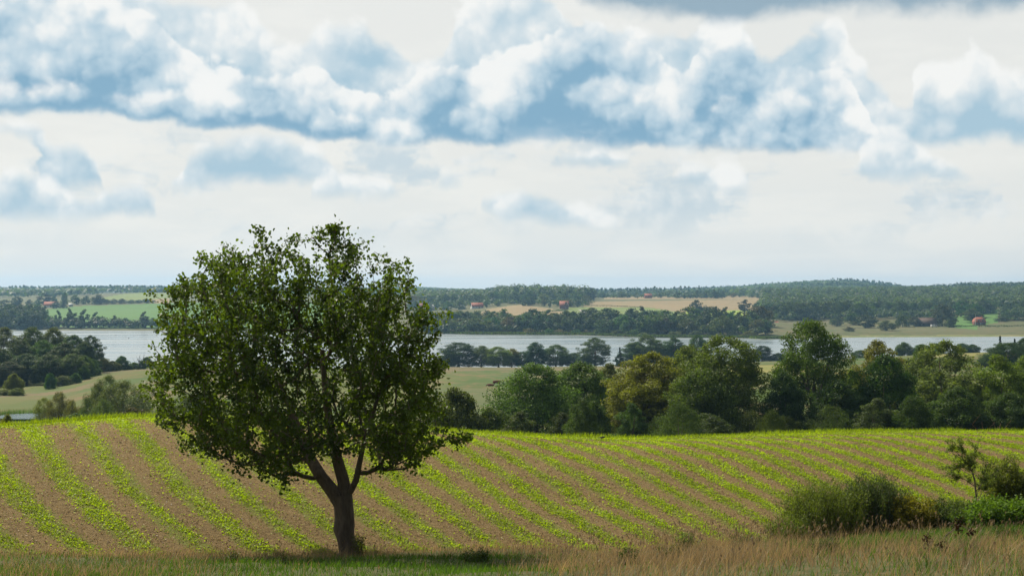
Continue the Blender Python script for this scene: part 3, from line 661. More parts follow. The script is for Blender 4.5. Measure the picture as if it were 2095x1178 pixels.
for px, top, w, Y, c, lk in [(172, 728, 46, 400, (0.065, 0.107, 0.028), 'mid green'), (190, 734, 34, 405, (0.055, 0.104, 0.034), 'dark green'), (212, 732, 40, 440, OLIVE, 'olive'), (230, 738, 34, 440, (0.074, 0.091, 0.032), 'brownish'), (250, 728, 32, 455, (0.055, 0.104, 0.032), 'round green'), (275, 741, 30, 455, LITE, 'pale'), (300, 730, 26, 455, MID, 'green'), (322, 740, 40, 455, LITE, 'pale'), (172, 748, 26, 385, (0.042, 0.086, 0.025), 'dark round'), (155, 763, 24, 372, (0.053, 0.112, 0.025), 'bright round'), (128, 768, 44, 370, OLIVE, 'olive'), (103, 763, 24, 362, (0.053, 0.112, 0.023), 'small round'), (340, 744, 44, 455, MID, 'green')]:
    plant_tree('shrub', 'meadow_shrub', px, Y, top, w, c, where='on the left meadow slope', kindw='bush', catg='bush', look=lk)
def pondside(key, px, Y, top, w, c, label, name='pond_willow'): return plant_tree(key, name, px, Y, top, w, c, label=label, catg='bush', group='bushes round the pond')
pondside('shrub', 28, 330, 764, 42, (0.116, 0.143, 0.038), 'yellowish bush in front of the dark left wood', 'meadow_shrub')
pondside('shrub', 8, 325, 795, 50, (0.131, 0.163, 0.038), 'low yellowish bush at left edge below the dark wood', 'meadow_shrub')
pondside('shrub', 35, 322, 793, 30, (0.126, 0.156, 0.036), 'little yellowish bush at foot of the taller yellowish one', 'meadow_shrub')
pondside('willow', 252, 225, 776, 140, (0.090, 0.122, 0.049), 'big rounded grey-green willow bush left of the lone tree')
pondside('willow', 200, 235, 782, 70, (0.076, 0.104, 0.040), 'smaller willow bush leaning on left of the big one')
pondside('willow', 222, 245, 765, 72, (0.080, 0.107, 0.034), 'willow bush rising behind the big grey-green one')
pondside('willow', 212, 215, 815, 60, (0.103, 0.140, 0.057), 'pale low willow at left foot of the big grey-green bush')
pondside('willow', 178, 228, 812, 36, (0.084, 0.117, 0.042), 'narrow dull bush left of the pale low willow')
pondside('willow', 122, 236, 800, 58, (0.116, 0.146, 0.046), 'sparse yellow-green bush standing behind the pond')
pondside('willow', 90, 240, 812, 46, (0.173, 0.195, 0.048), 'yellow bush behind the pond, left of the sparse one')
pondside('willow', 148, 232, 816, 36, (0.137, 0.156, 0.044), 'yellowish bush behind the pond, right of the sparse one')
pondside('shrub', 275, 190, 834, 100, (0.063, 0.060, 0.025), 'dark brown bush below the big willow on the crest', 'brown_bush')
pondside('shrub', 330, 190, 838, 70, (0.055, 0.065, 0.025), 'dark brown-green bush behind the lone tree crown at left', 'brown_bush')
pondside('shrub', 155, 205, 845, 70, (0.082, 0.120, 0.040), 'low dull green bush on the crest right of the pond', 'reed_bush')
pondside('shrub', 105, 205, 852, 50, (0.092, 0.135, 0.034), 'low green bush at right end of the pond', 'reed_bush')
pondside('shrub', 14, 120, 848, 56, (0.131, 0.156, 0.027), 'yellow-green bush on the crest at left edge before the pond', 'crest_bush')
pondside('shrub', 400, 200, 800, 120, (0.074, 0.104, 0.034), 'bush seen through left side of the lone crown', 'pond_bush')
# ---- far shore and hills
FB = ['far_round0', 'far_round1', 'far_round2', 'far_broad0', 'far_broad1', 'far_broad2', 'far_tall0']
def lookw(c): return 'dark' if c[1] < .07 else ('pale' if c[0] > .09 else 'green')
PAL = [DARK, BLUE, MID, (0.06, 0.09, 0.034), (0.075, 0.11, 0.036), (0.085, 0.115, 0.045), OLIVE, LITE]
def scatter(n, px0, px1, Y0_, Y1_, h0, h1, where, pal=PAL, keys=FB, mask=None, kindw='tree', even=True, rel=False):
    for i in range(n):
        u = (i+0.15+0.7*RNG.random())/n if even else RNG.random(); px = px0+(px1-px0)*u; Y = Y0_+(Y1_-Y0_)*RNG.random()+(CZ/float(np.interp(T(px), T(shore_px), K(shore_py))) if rel else 0.0)
        if mask and not mask(px, Y): continue
        c = pal[RNG.integers(len(pal))]
        plant_tree(keys[RNG.integers(len(keys))], 'far_tree', px, Y, None, None, c, h=(h0+(h1-h0)*RNG.random())*0.95, wf=1.4, where=where, look=lookw(c), kindw=kindw)
FARB = ['far_bush0', 'far_bush1']
scatter(11, -20, 92, 1345, 1400, 14, 19, 'in the far wood at left shore', [DARK, BLUE])
scatter(8, -20, 88, 1400, 1460, 17, 21, 'in the far wood at left shore', [DARK, BLUE])
for px, top, w in [(118, 633, 15), (133, 649, 13), (141, 629, 17), (155, 639, 24), (173, 631, 21), (197, 637, 19), (209, 646, 11), (235, 644, 17), (257, 650, 22), (278, 657, 16), (296, 636, 20), (313, 650, 20), (333, 652, 22), (100, 648, 18), (222, 658, 20), (186, 655, 20), (165, 655, 20), (110, 655, 20), (245, 660, 16), (268, 662, 16), (290, 660, 16)]:
    plant_tree('far_tall0' if top < 645 else FB[RNG.integers(6)], 'far_tree', px, 1352+15*RNG.random(), top, w, BLUE, where='along far shore below the green field', look='dark')
scatter(6, 340, 500, 1300, 1340, 12, 16, 'on the far shore behind the lone tree')
for px, top, w, Y in [(10, 613, 46, 1905), (36, 606, 26, 1900), (60, 612, 16, 1900), (76, 613, 16, 1905), (90, 599, 30, 1960), (110, 606, 14, 1960), (131, 598, 15, 1960), (156, 602, 24, 1920), (176, 604, 20, 1920), (203, 602, 30, 1920), (194, 609, 16, 1920), (218, 612, 16, 1925), (232, 611, 18, 1925), (250, 611, 20, 1925), (268, 613, 18, 1925), (284, 613, 16, 1925), (300, 611, 20, 1925), (314, 614, 14, 1925), (116, 617, 24, 1830), (132, 614, 14, 1830), (91, 624, 8, 1790)]:
    plant_tree(FB[RNG.integers(7)], 'far_tree', px, Y, top, w, [DARK, BLUE, MID][RNG.integers(3)], where='round the red roofed farm at left', look='dark')
# middle: the band by the water, the village hill
scatter(16, 860, 1062, 1225, 1262, 10, 14, 'by far water below the village', [OLIVE, (0.085, 0.10, 0.045), MID, (0.10, 0.11, 0.05)])
scatter(12, 850, 1040, 1290, 1350, 13, 18, 'in the second row below the village', [DARK, MID, BLUE])
scatter(10, 850, 1020, 1380, 1440, 14, 18, 'in the third row below the village', [DARK, MID])
scatter(30, 1062, 1572, 16, 50, 12, 17, 'in far shore belt below stubble field', [DARK, MID, (0.07, 0.095, 0.035), BLUE], rel=True)
scatter(26, 1075, 1565, 65, 125, 14, 19, 'in back row of far shore belt', [DARK, BLUE, MID], rel=True)
scatter(14, 1060, 1560, 6, 12, 3.0, 5.0, 'at the foot of far shore belt', [(0.10, 0.12, 0.05), MID, (0.12, 0.13, 0.06)], FARB, kindw='bush', rel=True)
clear = lambda px, Y: not (abs(px-1155) < 16 and Y < 1830) and not (abs(px-975) < 16 and Y < 1830)
scatter(20, 845, 1185, 1800, 1850, 8, 13, 'along the lower village edge', mask=lambda px, Y: clear(px, Y) and not (985 < px < 1075 and RNG.random() < .3))
scatter(24, 845, 1210, 1900, 1990, 12, 18, 'in the village trees', PAL)
scatter(16, 1010, 1215, 2200, 2300, 16, 22, 'on the village hill top', [DARK, MID, BLUE])
plant_tree('far_tall1', 'far_tree', 1208, 2100, 586, 24, (0.05, 0.065, 0.03), label='tall pointed tree at right end of the village hill', catg='tree')
plant_tree('far_round0', 'far_tree', 1087, 2250, 586, 30, (0.028, 0.045, 0.024), label='dark rounded tree under the two thin spires', catg='tree')
for i, (px, top) in enumerate([(1089, 583), (1093, 576)]):
    plant_tree('far_cone0', 'slim_conifer', px, 2290, top, 5, (0.024, 0.036, 0.02), label=['shorter', 'taller'][i]+' thin dark spire-like conifer above the village trees', catg='conifer')
scatter(20, 1225, 1600, 2380, 2520, 8, 14, 'along the skyline above stubble field', PAL)
scatter(14, 1380, 1480, 2300, 2360, 10, 16, 'in the dark copse above stubble field', [DARK, BLUE], ['far_round0', 'far_tall0', 'far_cone0', 'far_round1'])
plant_tree('far_broad0', 'far_tree', 1425, 1740, 613, 30, (0.055, 0.078, 0.032), label='rounded lone tree standing in the stubble field', catg='tree')
plant_tree('far_bush0', 'far_bush', 1443, 1735, 628, 26, (0.05, 0.07, 0.03), label='low bush beside the lone tree in stubble field', catg='bush')
plant_tree('far_tall0', 'far_tree', 1524, 1720, 612, 26, (0.06, 0.08, 0.034), label='pale upright tree at right end of the stubble field', catg='tree')
plant_tree('far_round1', 'far_tree', 1549, 1720, 618, 22, (0.04, 0.062, 0.028), label='dark round tree next to upright one by stubble field', catg='tree')
# right: dark wooded slope, farm trees on the flat shore
scatter(22, 1560, 1770, 1480, 1580, 14, 20, 'in the dark wood right of stubble field', [DARK, BLUE, DARK, (0.05, 0.07, 0.03)])
noH = lambda px, Y: not (1935 < px < 1987 and Y < 1480) and not (2008 < px < 2048 and Y < 1540)
scatter(24, 1760, 2120, 1490, 1600, 14, 20, 'on the wooded slope at right', [DARK, BLUE, DARK], mask=noH)
for px, top, w, Y, c, lab in [(1815, 655, 42, 1235, (0.10, 0.125, 0.062), 'pale round willow on the flat far shore at right'), (1737, 668, 24, 1215, GREY, 'small greyish bush by the far water left of the pale willow'),
        (1770, 644, 48, 1330, DARK, 'dark tree behind the pale willow on far shore, to the left'), (1846, 643, 32, 1340, DARK, 'dark tree just right of the pale round willow'), (1872, 648, 30, 1345, (0.05, 0.07, 0.03), 'green tree between pale willow and dark barn'),
        (1928, 622, 54, 1350, (0.042, 0.062, 0.028), 'big dark tree standing over the white van'), (1942, 652, 24, 1320, DARK, 'small dark tree in front of the big one by white van'), (1990, 631, 44, 1420, DARK, 'dark tree behind the red house with flagpole'), (1712, 648, 30, 1380, BLUE, 'dark tree left of the far shore farm'), (1745, 640, 34, 1400, DARK, 'dark tree above the small greyish shore bush'),
        (2075, 636, 60, 1440, DARK, 'dark tree group on the slope right of the red house'), (2050, 648, 30, 1420, BLUE, 'small dark tree right of the red house'), (1640, 657, 24, 1330, BLUE, 'dark bush in the meadow right of brick gabled house')]:
    plant_tree(FB[RNG.integers(6)], 'far_tree', px, Y, top, w, c, label=lab, catg='tree')

# ---- forests that read as one mass: hill woods and the horizon
def canopy(name, label, t, Y, h0, h1, r0, r1, k, ls, colr, conif=0.56):
    n = len(t); X = t*Y; Z = H0(X, Y)+CZ
    con = vnoise(np.stack([X*0.004+20, Y*0.004+20], -1), 21) > conif; hh = RNG.uniform(h0, h1, n)+con*2.5; R = np.where(con, r0*0.75, RNG.uniform(r0, r1, n))
    D = rand_dirs(n*k).reshape(n, k, 3); D[..., 2] = np.abs(D[..., 2])
    f = RNG.random((n, k)); sh = np.where(con[:, None], 1-f, 1.0)
    zz = np.where(con[:, None], hh[:, None]*(0.35+0.75*f), hh[:, None]*(0.25+0.75*(0.45*f+0.55*D[..., 2])))
    C = np.stack([X[:, None]+D[..., 0]*R[:, None]*sh, Y[:, None]+D[..., 1]*R[:, None]*sh, Z[:, None]+zz], -1).reshape(-1, 3)
    V, Fq = leaves(C, (D+np.array([0, 0, 0.4])).reshape(-1, 3), np.repeat(np.where(con, ls*0.65, ls), k)*RNG.uniform(.7, 1.2, n*k), 0.8, 0.12)
    ti = np.clip(np.repeat(np.where(con, 0.15, RNG.uniform(.1, .9, n)), k)+0.2*RNG.normal(size=n*k), 0, 1)
    o = tag(link(name, mesh_data(name, V, Fq, [MF], tint=np.repeat(ti, 4))), label, 'forest', kind='stuff'); o.color = (*colr, 1)
n = 13500; t = RNG.uniform(-0.45, 0.45, n); Y = np.sqrt(RNG.uniform(2450**2, 5000**2, n)); px = t*F+1047.5
keep = (Y > 3000) | ((px > 1500) & (Y > 2500)) | ((px < 190) & (Y > 2450)); keep &= ~((px > 190) & (px < 345) & (Y < 2750))
canopy('far_forest', 'unbroken blue-green forest along the whole horizon', t[keep], Y[keep], 11.5, 14.5, 9, 14, 10, 9.5, (0.064, 0.100, 0.038), 0.68)
n = 1900; px = RNG.uniform(1560, 2200, n); Y = np.sqrt(RNG.uniform(1600**2, 2500**2, n)); keep = (Y > 1600+80*np.sin(px*0.03))
canopy('hill_wood', 'dark wood covering the slope above the far farm at right', T(px[keep]), Y[keep], 12, 19, 6, 9.5, 34, 4.2, (0.055, 0.085, 0.032), 2.0)
n = 330; px = RNG.uniform(845, 1212, n); Y = np.sqrt(RNG.uniform(2040**2, 2330**2, n)); hs = np.interp(px, [845, 990, 1040, 1180, 1212], [0, 0, 1, 1, .4])
for nm, lb, k in [('village_wood', 'wooded hill top behind the village', hs > 0.5), ('village_copse', 'lower wood behind the houses nearest the lone tree', hs <= 0.5)]:
    canopy(nm, lb, T(px[k]), Y[k], 17 if nm == 'village_wood' else 11, 24 if nm == 'village_wood' else 16, 6, 9, 40, 4.0, (0.062, 0.095, 0.035), 2.0)
# scrub that closes the gaps under the far belts
pxs, Ys_ = [], []
for n, a, b, y0, y1 in [(150, -40, 92, 1350, 1440), (70, 92, 345, 1348, 1365), (110, 850, 1062, 1225, 1300), (110, 850, 1040, 1310, 1430), (300, 1062, 1568, -20, -120), (150, 845, 1200, 1830, 1990), (170, 1560, 1770, 1470, 1620), (150, 1225, 1600, 2400, 2540), (70, 1380, 1480, 2310, 2380), (190, 1760, 1935, 1480, 1620), (110, 2050, 2140, 1480, 1620)]:
    p_ = RNG.uniform(a, b, n); pxs.append(p_); Ys_.append(RNG.uniform(y0, y1, n) if y0 > 0 else CZ/np.interp(T(p_), T(shore_px), K(shore_py))-RNG.uniform(y1, y0, n))
canopy('far_scrub', 'dense scrub filling the feet of the tree belts across the lake', T(np.concatenate(pxs)), np.concatenate(Ys_), 5, 11, 4, 6.5, 30, 2.6, (0.050, 0.080, 0.032), 2.0)

# ------------------------------------------------------------------ the lone tree
def lone_tree():
    Yt = 38.0; S = Yt/F; bx, by, bz = at(710, Yt)
    root = tag(link('lone_tree', None, None, (bx, by, bz)), 'big dark green lone tree with forked trunk at the field edge', 'tree'); root.empty_display_size = 1
    P3 = lambda px, py, y=0.0: np.array([(px-710)*S, y, (1140-py)*S])
    rows = np.array([484, 496, 512, 540, 600, 650, 700, 750, 800, 850, 900, 940, 975.])
    L = np.array([655, 590, 462, 412, 346, 332, 328, 306, 306, 325, 362, 440, 520.]); R = np.array([690, 712, 750, 822, 848, 876, 893, 916, 920, 925, 936, 885, 800.])
    # trunk and the three limbs
    def limb(name, pts, rad, n=12, lumps=0.06, seed=1):
        pts = np.array(pts); s = np.linspace(0, len(pts)-1, 6*(len(pts)-1)+1); q = np.array([np.interp(s, range(len(pts)), pts[:, k]) for k in range(3)]).T
        for _ in range(2): q[1:-1] = (q[:-2]+2*q[1:-1]+q[2:])/4
        r = np.interp(s, range(len(rad)), rad); V, Fq = tube(q, r, n)
        c = np.repeat(q, n, 0); d = V-c; a = np.tile(np.arange(n)*2*math.pi/n, len(q)); tw = np.repeat(s, n)
        V = c+d*(1+lumps*(np.sin(3*a+tw*0.9+seed)+0.6*np.sin(5*a-tw*1.3)+1.2*(fbm(V*3.1+seed*7+40, seed)-0.5)))[:, None]
        return link(name, mesh_data(name, V, Fq, [MBK], True), root)
    tr = [P3(714, 1150), P3(713, 1130), P3(708, 1108), P3(705, 1088), P3(707, 1066), P3(703, 1040), P3(701, 1018)]
    limb('trunk', tr, np.array([26, 19, 18.5, 21, 20, 19.5, 18])*S, 20, 0.075)
    lb = [[P3(700, 1040), P3(684, 1015), P3(655, 978), P3(630, 945, .3), P3(600, 880, .6), P3(565, 800, .8)],
          [P3(709, 1035), P3(702, 990, .1), P3(690, 950, .1), P3(682, 900, -.2), P3(672, 820, -.5), P3(665, 720, -.6)],
          [P3(717, 1012, -.05), P3(730, 985, -.15), P3(738, 950, -.3), P3(748, 910, -.5), P3(768, 850, -.7), P3(790, 780, -.9)]]
    lr = [np.array([16, 14.5, 12.5, 11, 8, 4])*S, np.array([14, 13, 11.5, 10, 7.5, 4])*S, np.array([6.5, 6.5, 5.5, 5, 4, 2.5])*S]
    for k in range(3): limb('limb', lb[k], lr[k], 10, 0.05, k+2)
    # branching grown towards points spread through the crown
    nA = 2250; A = []
    while len(A) < nA:
        py = RNG.uniform(462, 978); l, r = np.interp(py, rows, L), np.interp(py, rows, R); w = (r-l)/2; cx = (l+r)/2
        a = RNG.random()*2*math.pi; f = math.sqrt(RNG.random()*0.92+0.08)**0.85
        lump = 1+0.22*(fbm(np.array([[math.cos(a)*1.6+9, math.sin(a)*1.6+9, py*0.012]]), 4, 2)[0]-0.5)*2
        if RNG.random() > (w/310)**2+0.05: continue
        px = cx+math.cos(a)*w*f*min(lump, 1.06)
        if py > np.interp(px, [400, 540, 610, 640, 740, 790, 860, 960], [905, 965, 955, 918, 918, 950, 945, 905]): continue
        if fbm(np.array([[px*0.016+3, math.sin(a)*w*f*0.016+50, py*0.016]]), 14, 2)[0] < 0.405: continue      # gaps between the boughs
        A.append(P3(px, py, math.sin(a)*w*f*lump*S*0.95))
    for px, py, y in [(965, 893, -.6), (955, 900, -.5), (940, 905, -.5), (925, 898, -.4), (905, 908, -.4), (880, 920, -.4), (860, 940, -.4), (845, 950, -.3), (800, 960, -.5), (785, 955, -.4), (600, 985, -.8), (585, 975, -.7), (560, 970, -.6), (545, 960, -.5), (610, 965, -.6), (310, 750, .3), (302, 765, .2), (306, 800, 0), (320, 745, .2), (335, 600, .4), (345, 625, .2), (372, 575, .3), (382, 568, .3), (412, 528, .2), (450, 508, 0), (522, 480, .3), (528, 490, .3), (680, 461, .2), (380, 905, -.3), (385, 912, -.3), (890, 655, .4), (885, 700, .4), (745, 512, .1), (825, 548, .2), (838, 585, .2)]:
        for j in range(2): A.append(P3(px+RNG.normal()*6, py+RNG.normal()*5, y+RNG.normal()*.1))
    A = np.array(A); c0 = P3(640, 760); k = RNG.choice(len(A), 330, replace=False); d_ = A[k]-c0; far_ = np.abs(d_).max(1) > 2.2        # shoots that stick out of the crown
    d_ /= np.linalg.norm(d_, axis=1)[:, None]; d_[:, 2] = np.abs(d_[:, 2])*0.5+0.25; A[k[far_]] += (d_*RNG.uniform(.10, .42, (len(k), 1)))[far_]
    A[:, 2] = np.minimum(A[:, 2], (1140-468)*S+0.03*RNG.normal(size=len(A)))
    N = []; PAR = []; PL = []                       # nodes, parents, path length
    for k in range(3):
        pts = np.array(lb[k]); s = np.linspace(1.2, 5, 22); q = np.array([np.interp(s, range(6), pts[:, j]) for j in range(3)]).T
        for i, v in enumerate(q): N.append(v); PAR.append(-1 if i == 0 else len(N)-2); PL.append(i*0.12)
    nfix = len(N); N = np.array(N); PAR = list(PAR); PL = np.array(PL)
    cap = 12000; NN = np.zeros((cap, 3)); NN[:nfix] = N; PP = np.zeros(cap); PP[:nfix] = PL; cnt = nfix; tips = []
    base = P3(700, 960); order = np.argsort(np.linalg.norm((A-base)*[1, 1, 0.8], axis=1))
    for i in order:
        p = A[i]; dv = p-NN[:cnt]; dd = np.linalg.norm(dv, axis=1); up = dv[:, 2]/(dd+1e-6)
        j = int(np.argmin(dd*(1.25-0.35*up)+0.22*PP[:cnt])); q0 = NN[j]; m = max(1, int(dd[j]/0.28)); prev = j
        for s in range(1, m+1):
            if cnt >= cap: break
            u = s/m; v = q0*(1-u)+p*u; v = v+np.array([RNG.normal()*.03, RNG.normal()*.03, -0.10*dd[j]*math.sin(u*math.pi)])*(s < m)
            NN[cnt] = v; PP[cnt] = PP[prev]+dd[j]/m; PAR.append(prev); prev = cnt; cnt += 1
        tips.append(prev)
    PARA = np.array(PAR[:cnt]); rad = np.full(cnt, 0.0); has = np.zeros(cnt)
    area = np.zeros(cnt)
    for t_ in tips: area[t_] += 0.0055**2.25
    for i in range(cnt-1, -1, -1):
        if area[i] == 0: area[i] = 0.004**2.25
        if PARA[i] >= 0: area[PARA[i]] += area[i]
    rad = area**(1/2.25)
    parts = []; ii = np.arange(nfix, cnt); a, b = NN[PARA[ii]], NN[ii]; ra, rb = np.minimum(rad[PARA[ii]], 0.06), np.minimum(rad[ii], 0.06)
    d = b-a; d /= np.linalg.norm(d, axis=1)[:, None]+1e-9; u = np.cross(d, [0.3, 0.2, 0.93]); u /= np.linalg.norm(u, axis=1)[:, None]+1e-9; v = np.cross(d, u)
    ang = np.arange(4)*math.pi/2; ring = np.cos(ang)[None, :, None]*u[:, None]+np.sin(ang)[None, :, None]*v[:, None]
    V = np.concatenate([a[:, None]+ring*ra[:, None, None], b[:, None]+ring*rb[:, None, None]], 1).reshape(-1, 3)
    k = np.arange(len(ii))[:, None, None]*8; q = np.array([[0, 1, 5, 4], [1, 2, 6, 5], [2, 3, 7, 6], [3, 0, 4, 7]])[None]
    tag(link('branches', mesh_data('branches', V, (k+q).reshape(-1, 4), [MBK]), root), kind='stuff')
    # leaves strung along the last half metre of every twig
    tips = np.array(tips); par = PARA[tips]; tipP, dirv = NN[tips], NN[tips]-NN[par]; dirv /= np.linalg.norm(dirv, axis=1)[:, None]+1e-9
    nl = 24; n = len(tips)*nl; kk = np.repeat(np.arange(len(tips)), nl); s = RNG.random(n)
    C = tipP[kk]-dirv[kk]*(s*0.42)[:, None]+RNG.normal(size=(n, 3))*(0.055+0.075*s)[:, None]+np.array([0, 0, -0.03])
    Nn = rand_dirs(n)*0.9+np.array([0, 0, 0.55]); al = rand_dirs(n)+np.array([0, 0, -0.6])
    V, Fq = leaves(C, Nn, RNG.uniform(0.065, 0.125, n), 0.74, 0.13, True, al)
    autumn = fbm(tipP*0.55+30, 8, 2)[kk]+0.004*0
    ti = np.clip(0.18+1.1*(autumn-0.42)+0.45*RNG.random(n), 0, 1)
    tag(link('crown', mesh_data('lone_crown', V, Fq, [MATS['lone_leaf']], tint=np.repeat(ti, 6)), root), kind='stuff')
    return root
lone_tree()

# ------------------------------------------------------------------ the crop in its strips, straw and clods on the soil
def crop():
    n = 3400000; t = RNG.uniform(-0.41, 0.41, n); Y = np.sqrt(RNG.uniform(28**2, 96**2, n)); X = t*Y
    ok = (Y < np.interp(t, TK, YRIDGE)+2.0); X, Y, t = X[ok], Y[ok], t[ok]
    fz, bz = field_z(X, Y), bank_z(X, Y); ok = fz > bz+0.03; X, Y, t = X[ok], Y[ok], t[ok]
    s = row_n(X, Y)+(fbm(np.stack([X*0.5+70, Y*0.5+70], -1), 31, 3)-0.5)*0.42
    fr = np.abs((s+0.5) % 1-0.5)*2           # 0 in the middle of a strip, 1 between strips
    patch = fbm(np.stack([X*0.22+11, Y*0.22+11], -1), 41, 3); fine = vnoise(np.stack([X*3.2+400, Y*3.2+400], -1), 43)
    rowid = np.floor(s+0.5); wv = 0.52+0.08*np.sin(rowid*2.4)+0.35*(patch-0.5)+0.10*np.clip((X-2)/20, -0.5, 1)
    pr = np.clip((wv+0.16-fr)/0.55, 0, 1)**1.4*(0.35+0.65*np.clip((fine-0.25)*2.2, 0, 1))*(0.55+0.9*patch)*0.62+0.014+0.05*np.clip((0.95-fr)/0.4, 0, 1)*(fine > .55)
    crest = np.clip((Y-(np.interp(t, TK, YRIDGE)-3.5))/3.5, 0, 1); pr = np.maximum(pr, crest*0.22)
    k = RNG.random(len(X)) < pr*np.clip(60/Y, 0.6, 1.0)*1.6; X, Y = X[k], Y[k]; n = len(X)
    k = RNG.permutation(n)[:420000]; X, Y = X[k], Y[k]; n = len(X)
    Z = H0(X, Y)+CZ; C = np.stack([X, Y, Z], -1); m = n
    sz = (0.024+0.05*RNG.random(n)**1.8)*(0.75+np.maximum(Y, 40)/130)
    C += np.stack([RNG.normal(size=m)*sz*0.35, RNG.normal(size=m)*sz*0.35, sz*RNG.uniform(0.25, 0.75, m)], -1)
    V, Fq = leaves(C, rand_dirs(m)*0.8+np.array([0, 0, 0.8]), sz, 0.7, 0.16)
    ti = np.clip(0.25+0.5*fbm(C[:, :2]*0.8+20, 51, 2)+0.5*(RNG.random(m)-0.5), 0, 1)
    tag(link('crop_seedlings', mesh_data('crop_seedlings', V, Fq, [MATS['crop_leaf']], tint=np.repeat(ti, 4))), 'bright yellow-green seedlings in slanting strips across the brown field', 'crop', kind='stuff')
    n = 80000; t = RNG.uniform(-0.41, 0.41, n); Y = np.sqrt(RNG.uniform(28**2, 80**2, n)); X = t*Y
    ok = (Y < np.interp(t, TK, YRIDGE)+1) & (field_z(X, Y) > bank_z(X, Y)); X, Y = X[ok], Y[ok]; n = len(X)
    C = np.stack([X, Y, H0(X, Y)+CZ+0.012], -1); V, Fq = leaves(C, rand_dirs(n)*0.7+np.array([0, 0, 0.7]), RNG.uniform(0.03, 0.10, n), 0.4, 0.12)
    tag(link('straw_litter', mesh_data('straw_litter', V, Fq, [MATS['dry_blade']], tint=np.repeat(RNG.random(n), 4))), 'short straw bits and clods littering the brown soil', 'straw', kind='stuff')
    n = 30000; t = RNG.uniform(-0.41, 0.41, n); Y = np.sqrt(RNG.uniform(28**2, 72**2, n)); X = t*Y
    ok = (Y < np.interp(t, TK, YRIDGE)+1) & (field_z(X, Y) > bank_z(X, Y)); X, Y = X[ok], Y[ok]; n = len(X)
    C = np.stack([X, Y, H0(X, Y)+CZ], -1); r = 0.012+0.035*RNG.random(n)**3; a = RNG.random(n)*6.28; q = np.arange(3)*2.094
    ring = np.stack([np.cos(a[:, None]+q), np.sin(a[:, None]+q), np.zeros((n, 3))-0.3], -1)*r[:, None, None]*RNG.uniform(.7, 1.3, (n, 3, 1)); top = np.stack([RNG.normal(size=n)*.3, RNG.normal(size=n)*.3, RNG.uniform(.6, 1.1, n)], -1)*r[:, None]
    V = np.concatenate([C[:, None]+ring, (C+top)[:, None]], 1).reshape(-1, 3); k = np.arange(n)[:, None]*4
    tag(link('soil_clods', mesh_data('soil_clods', V, np.concatenate([k+[0, 1, 3], k+[1, 2, 3], k+[2, 0, 3]]), [MATS['soil']])), 'small brown soil clods scattered over the field', 'clods', kind='stuff')
crop()

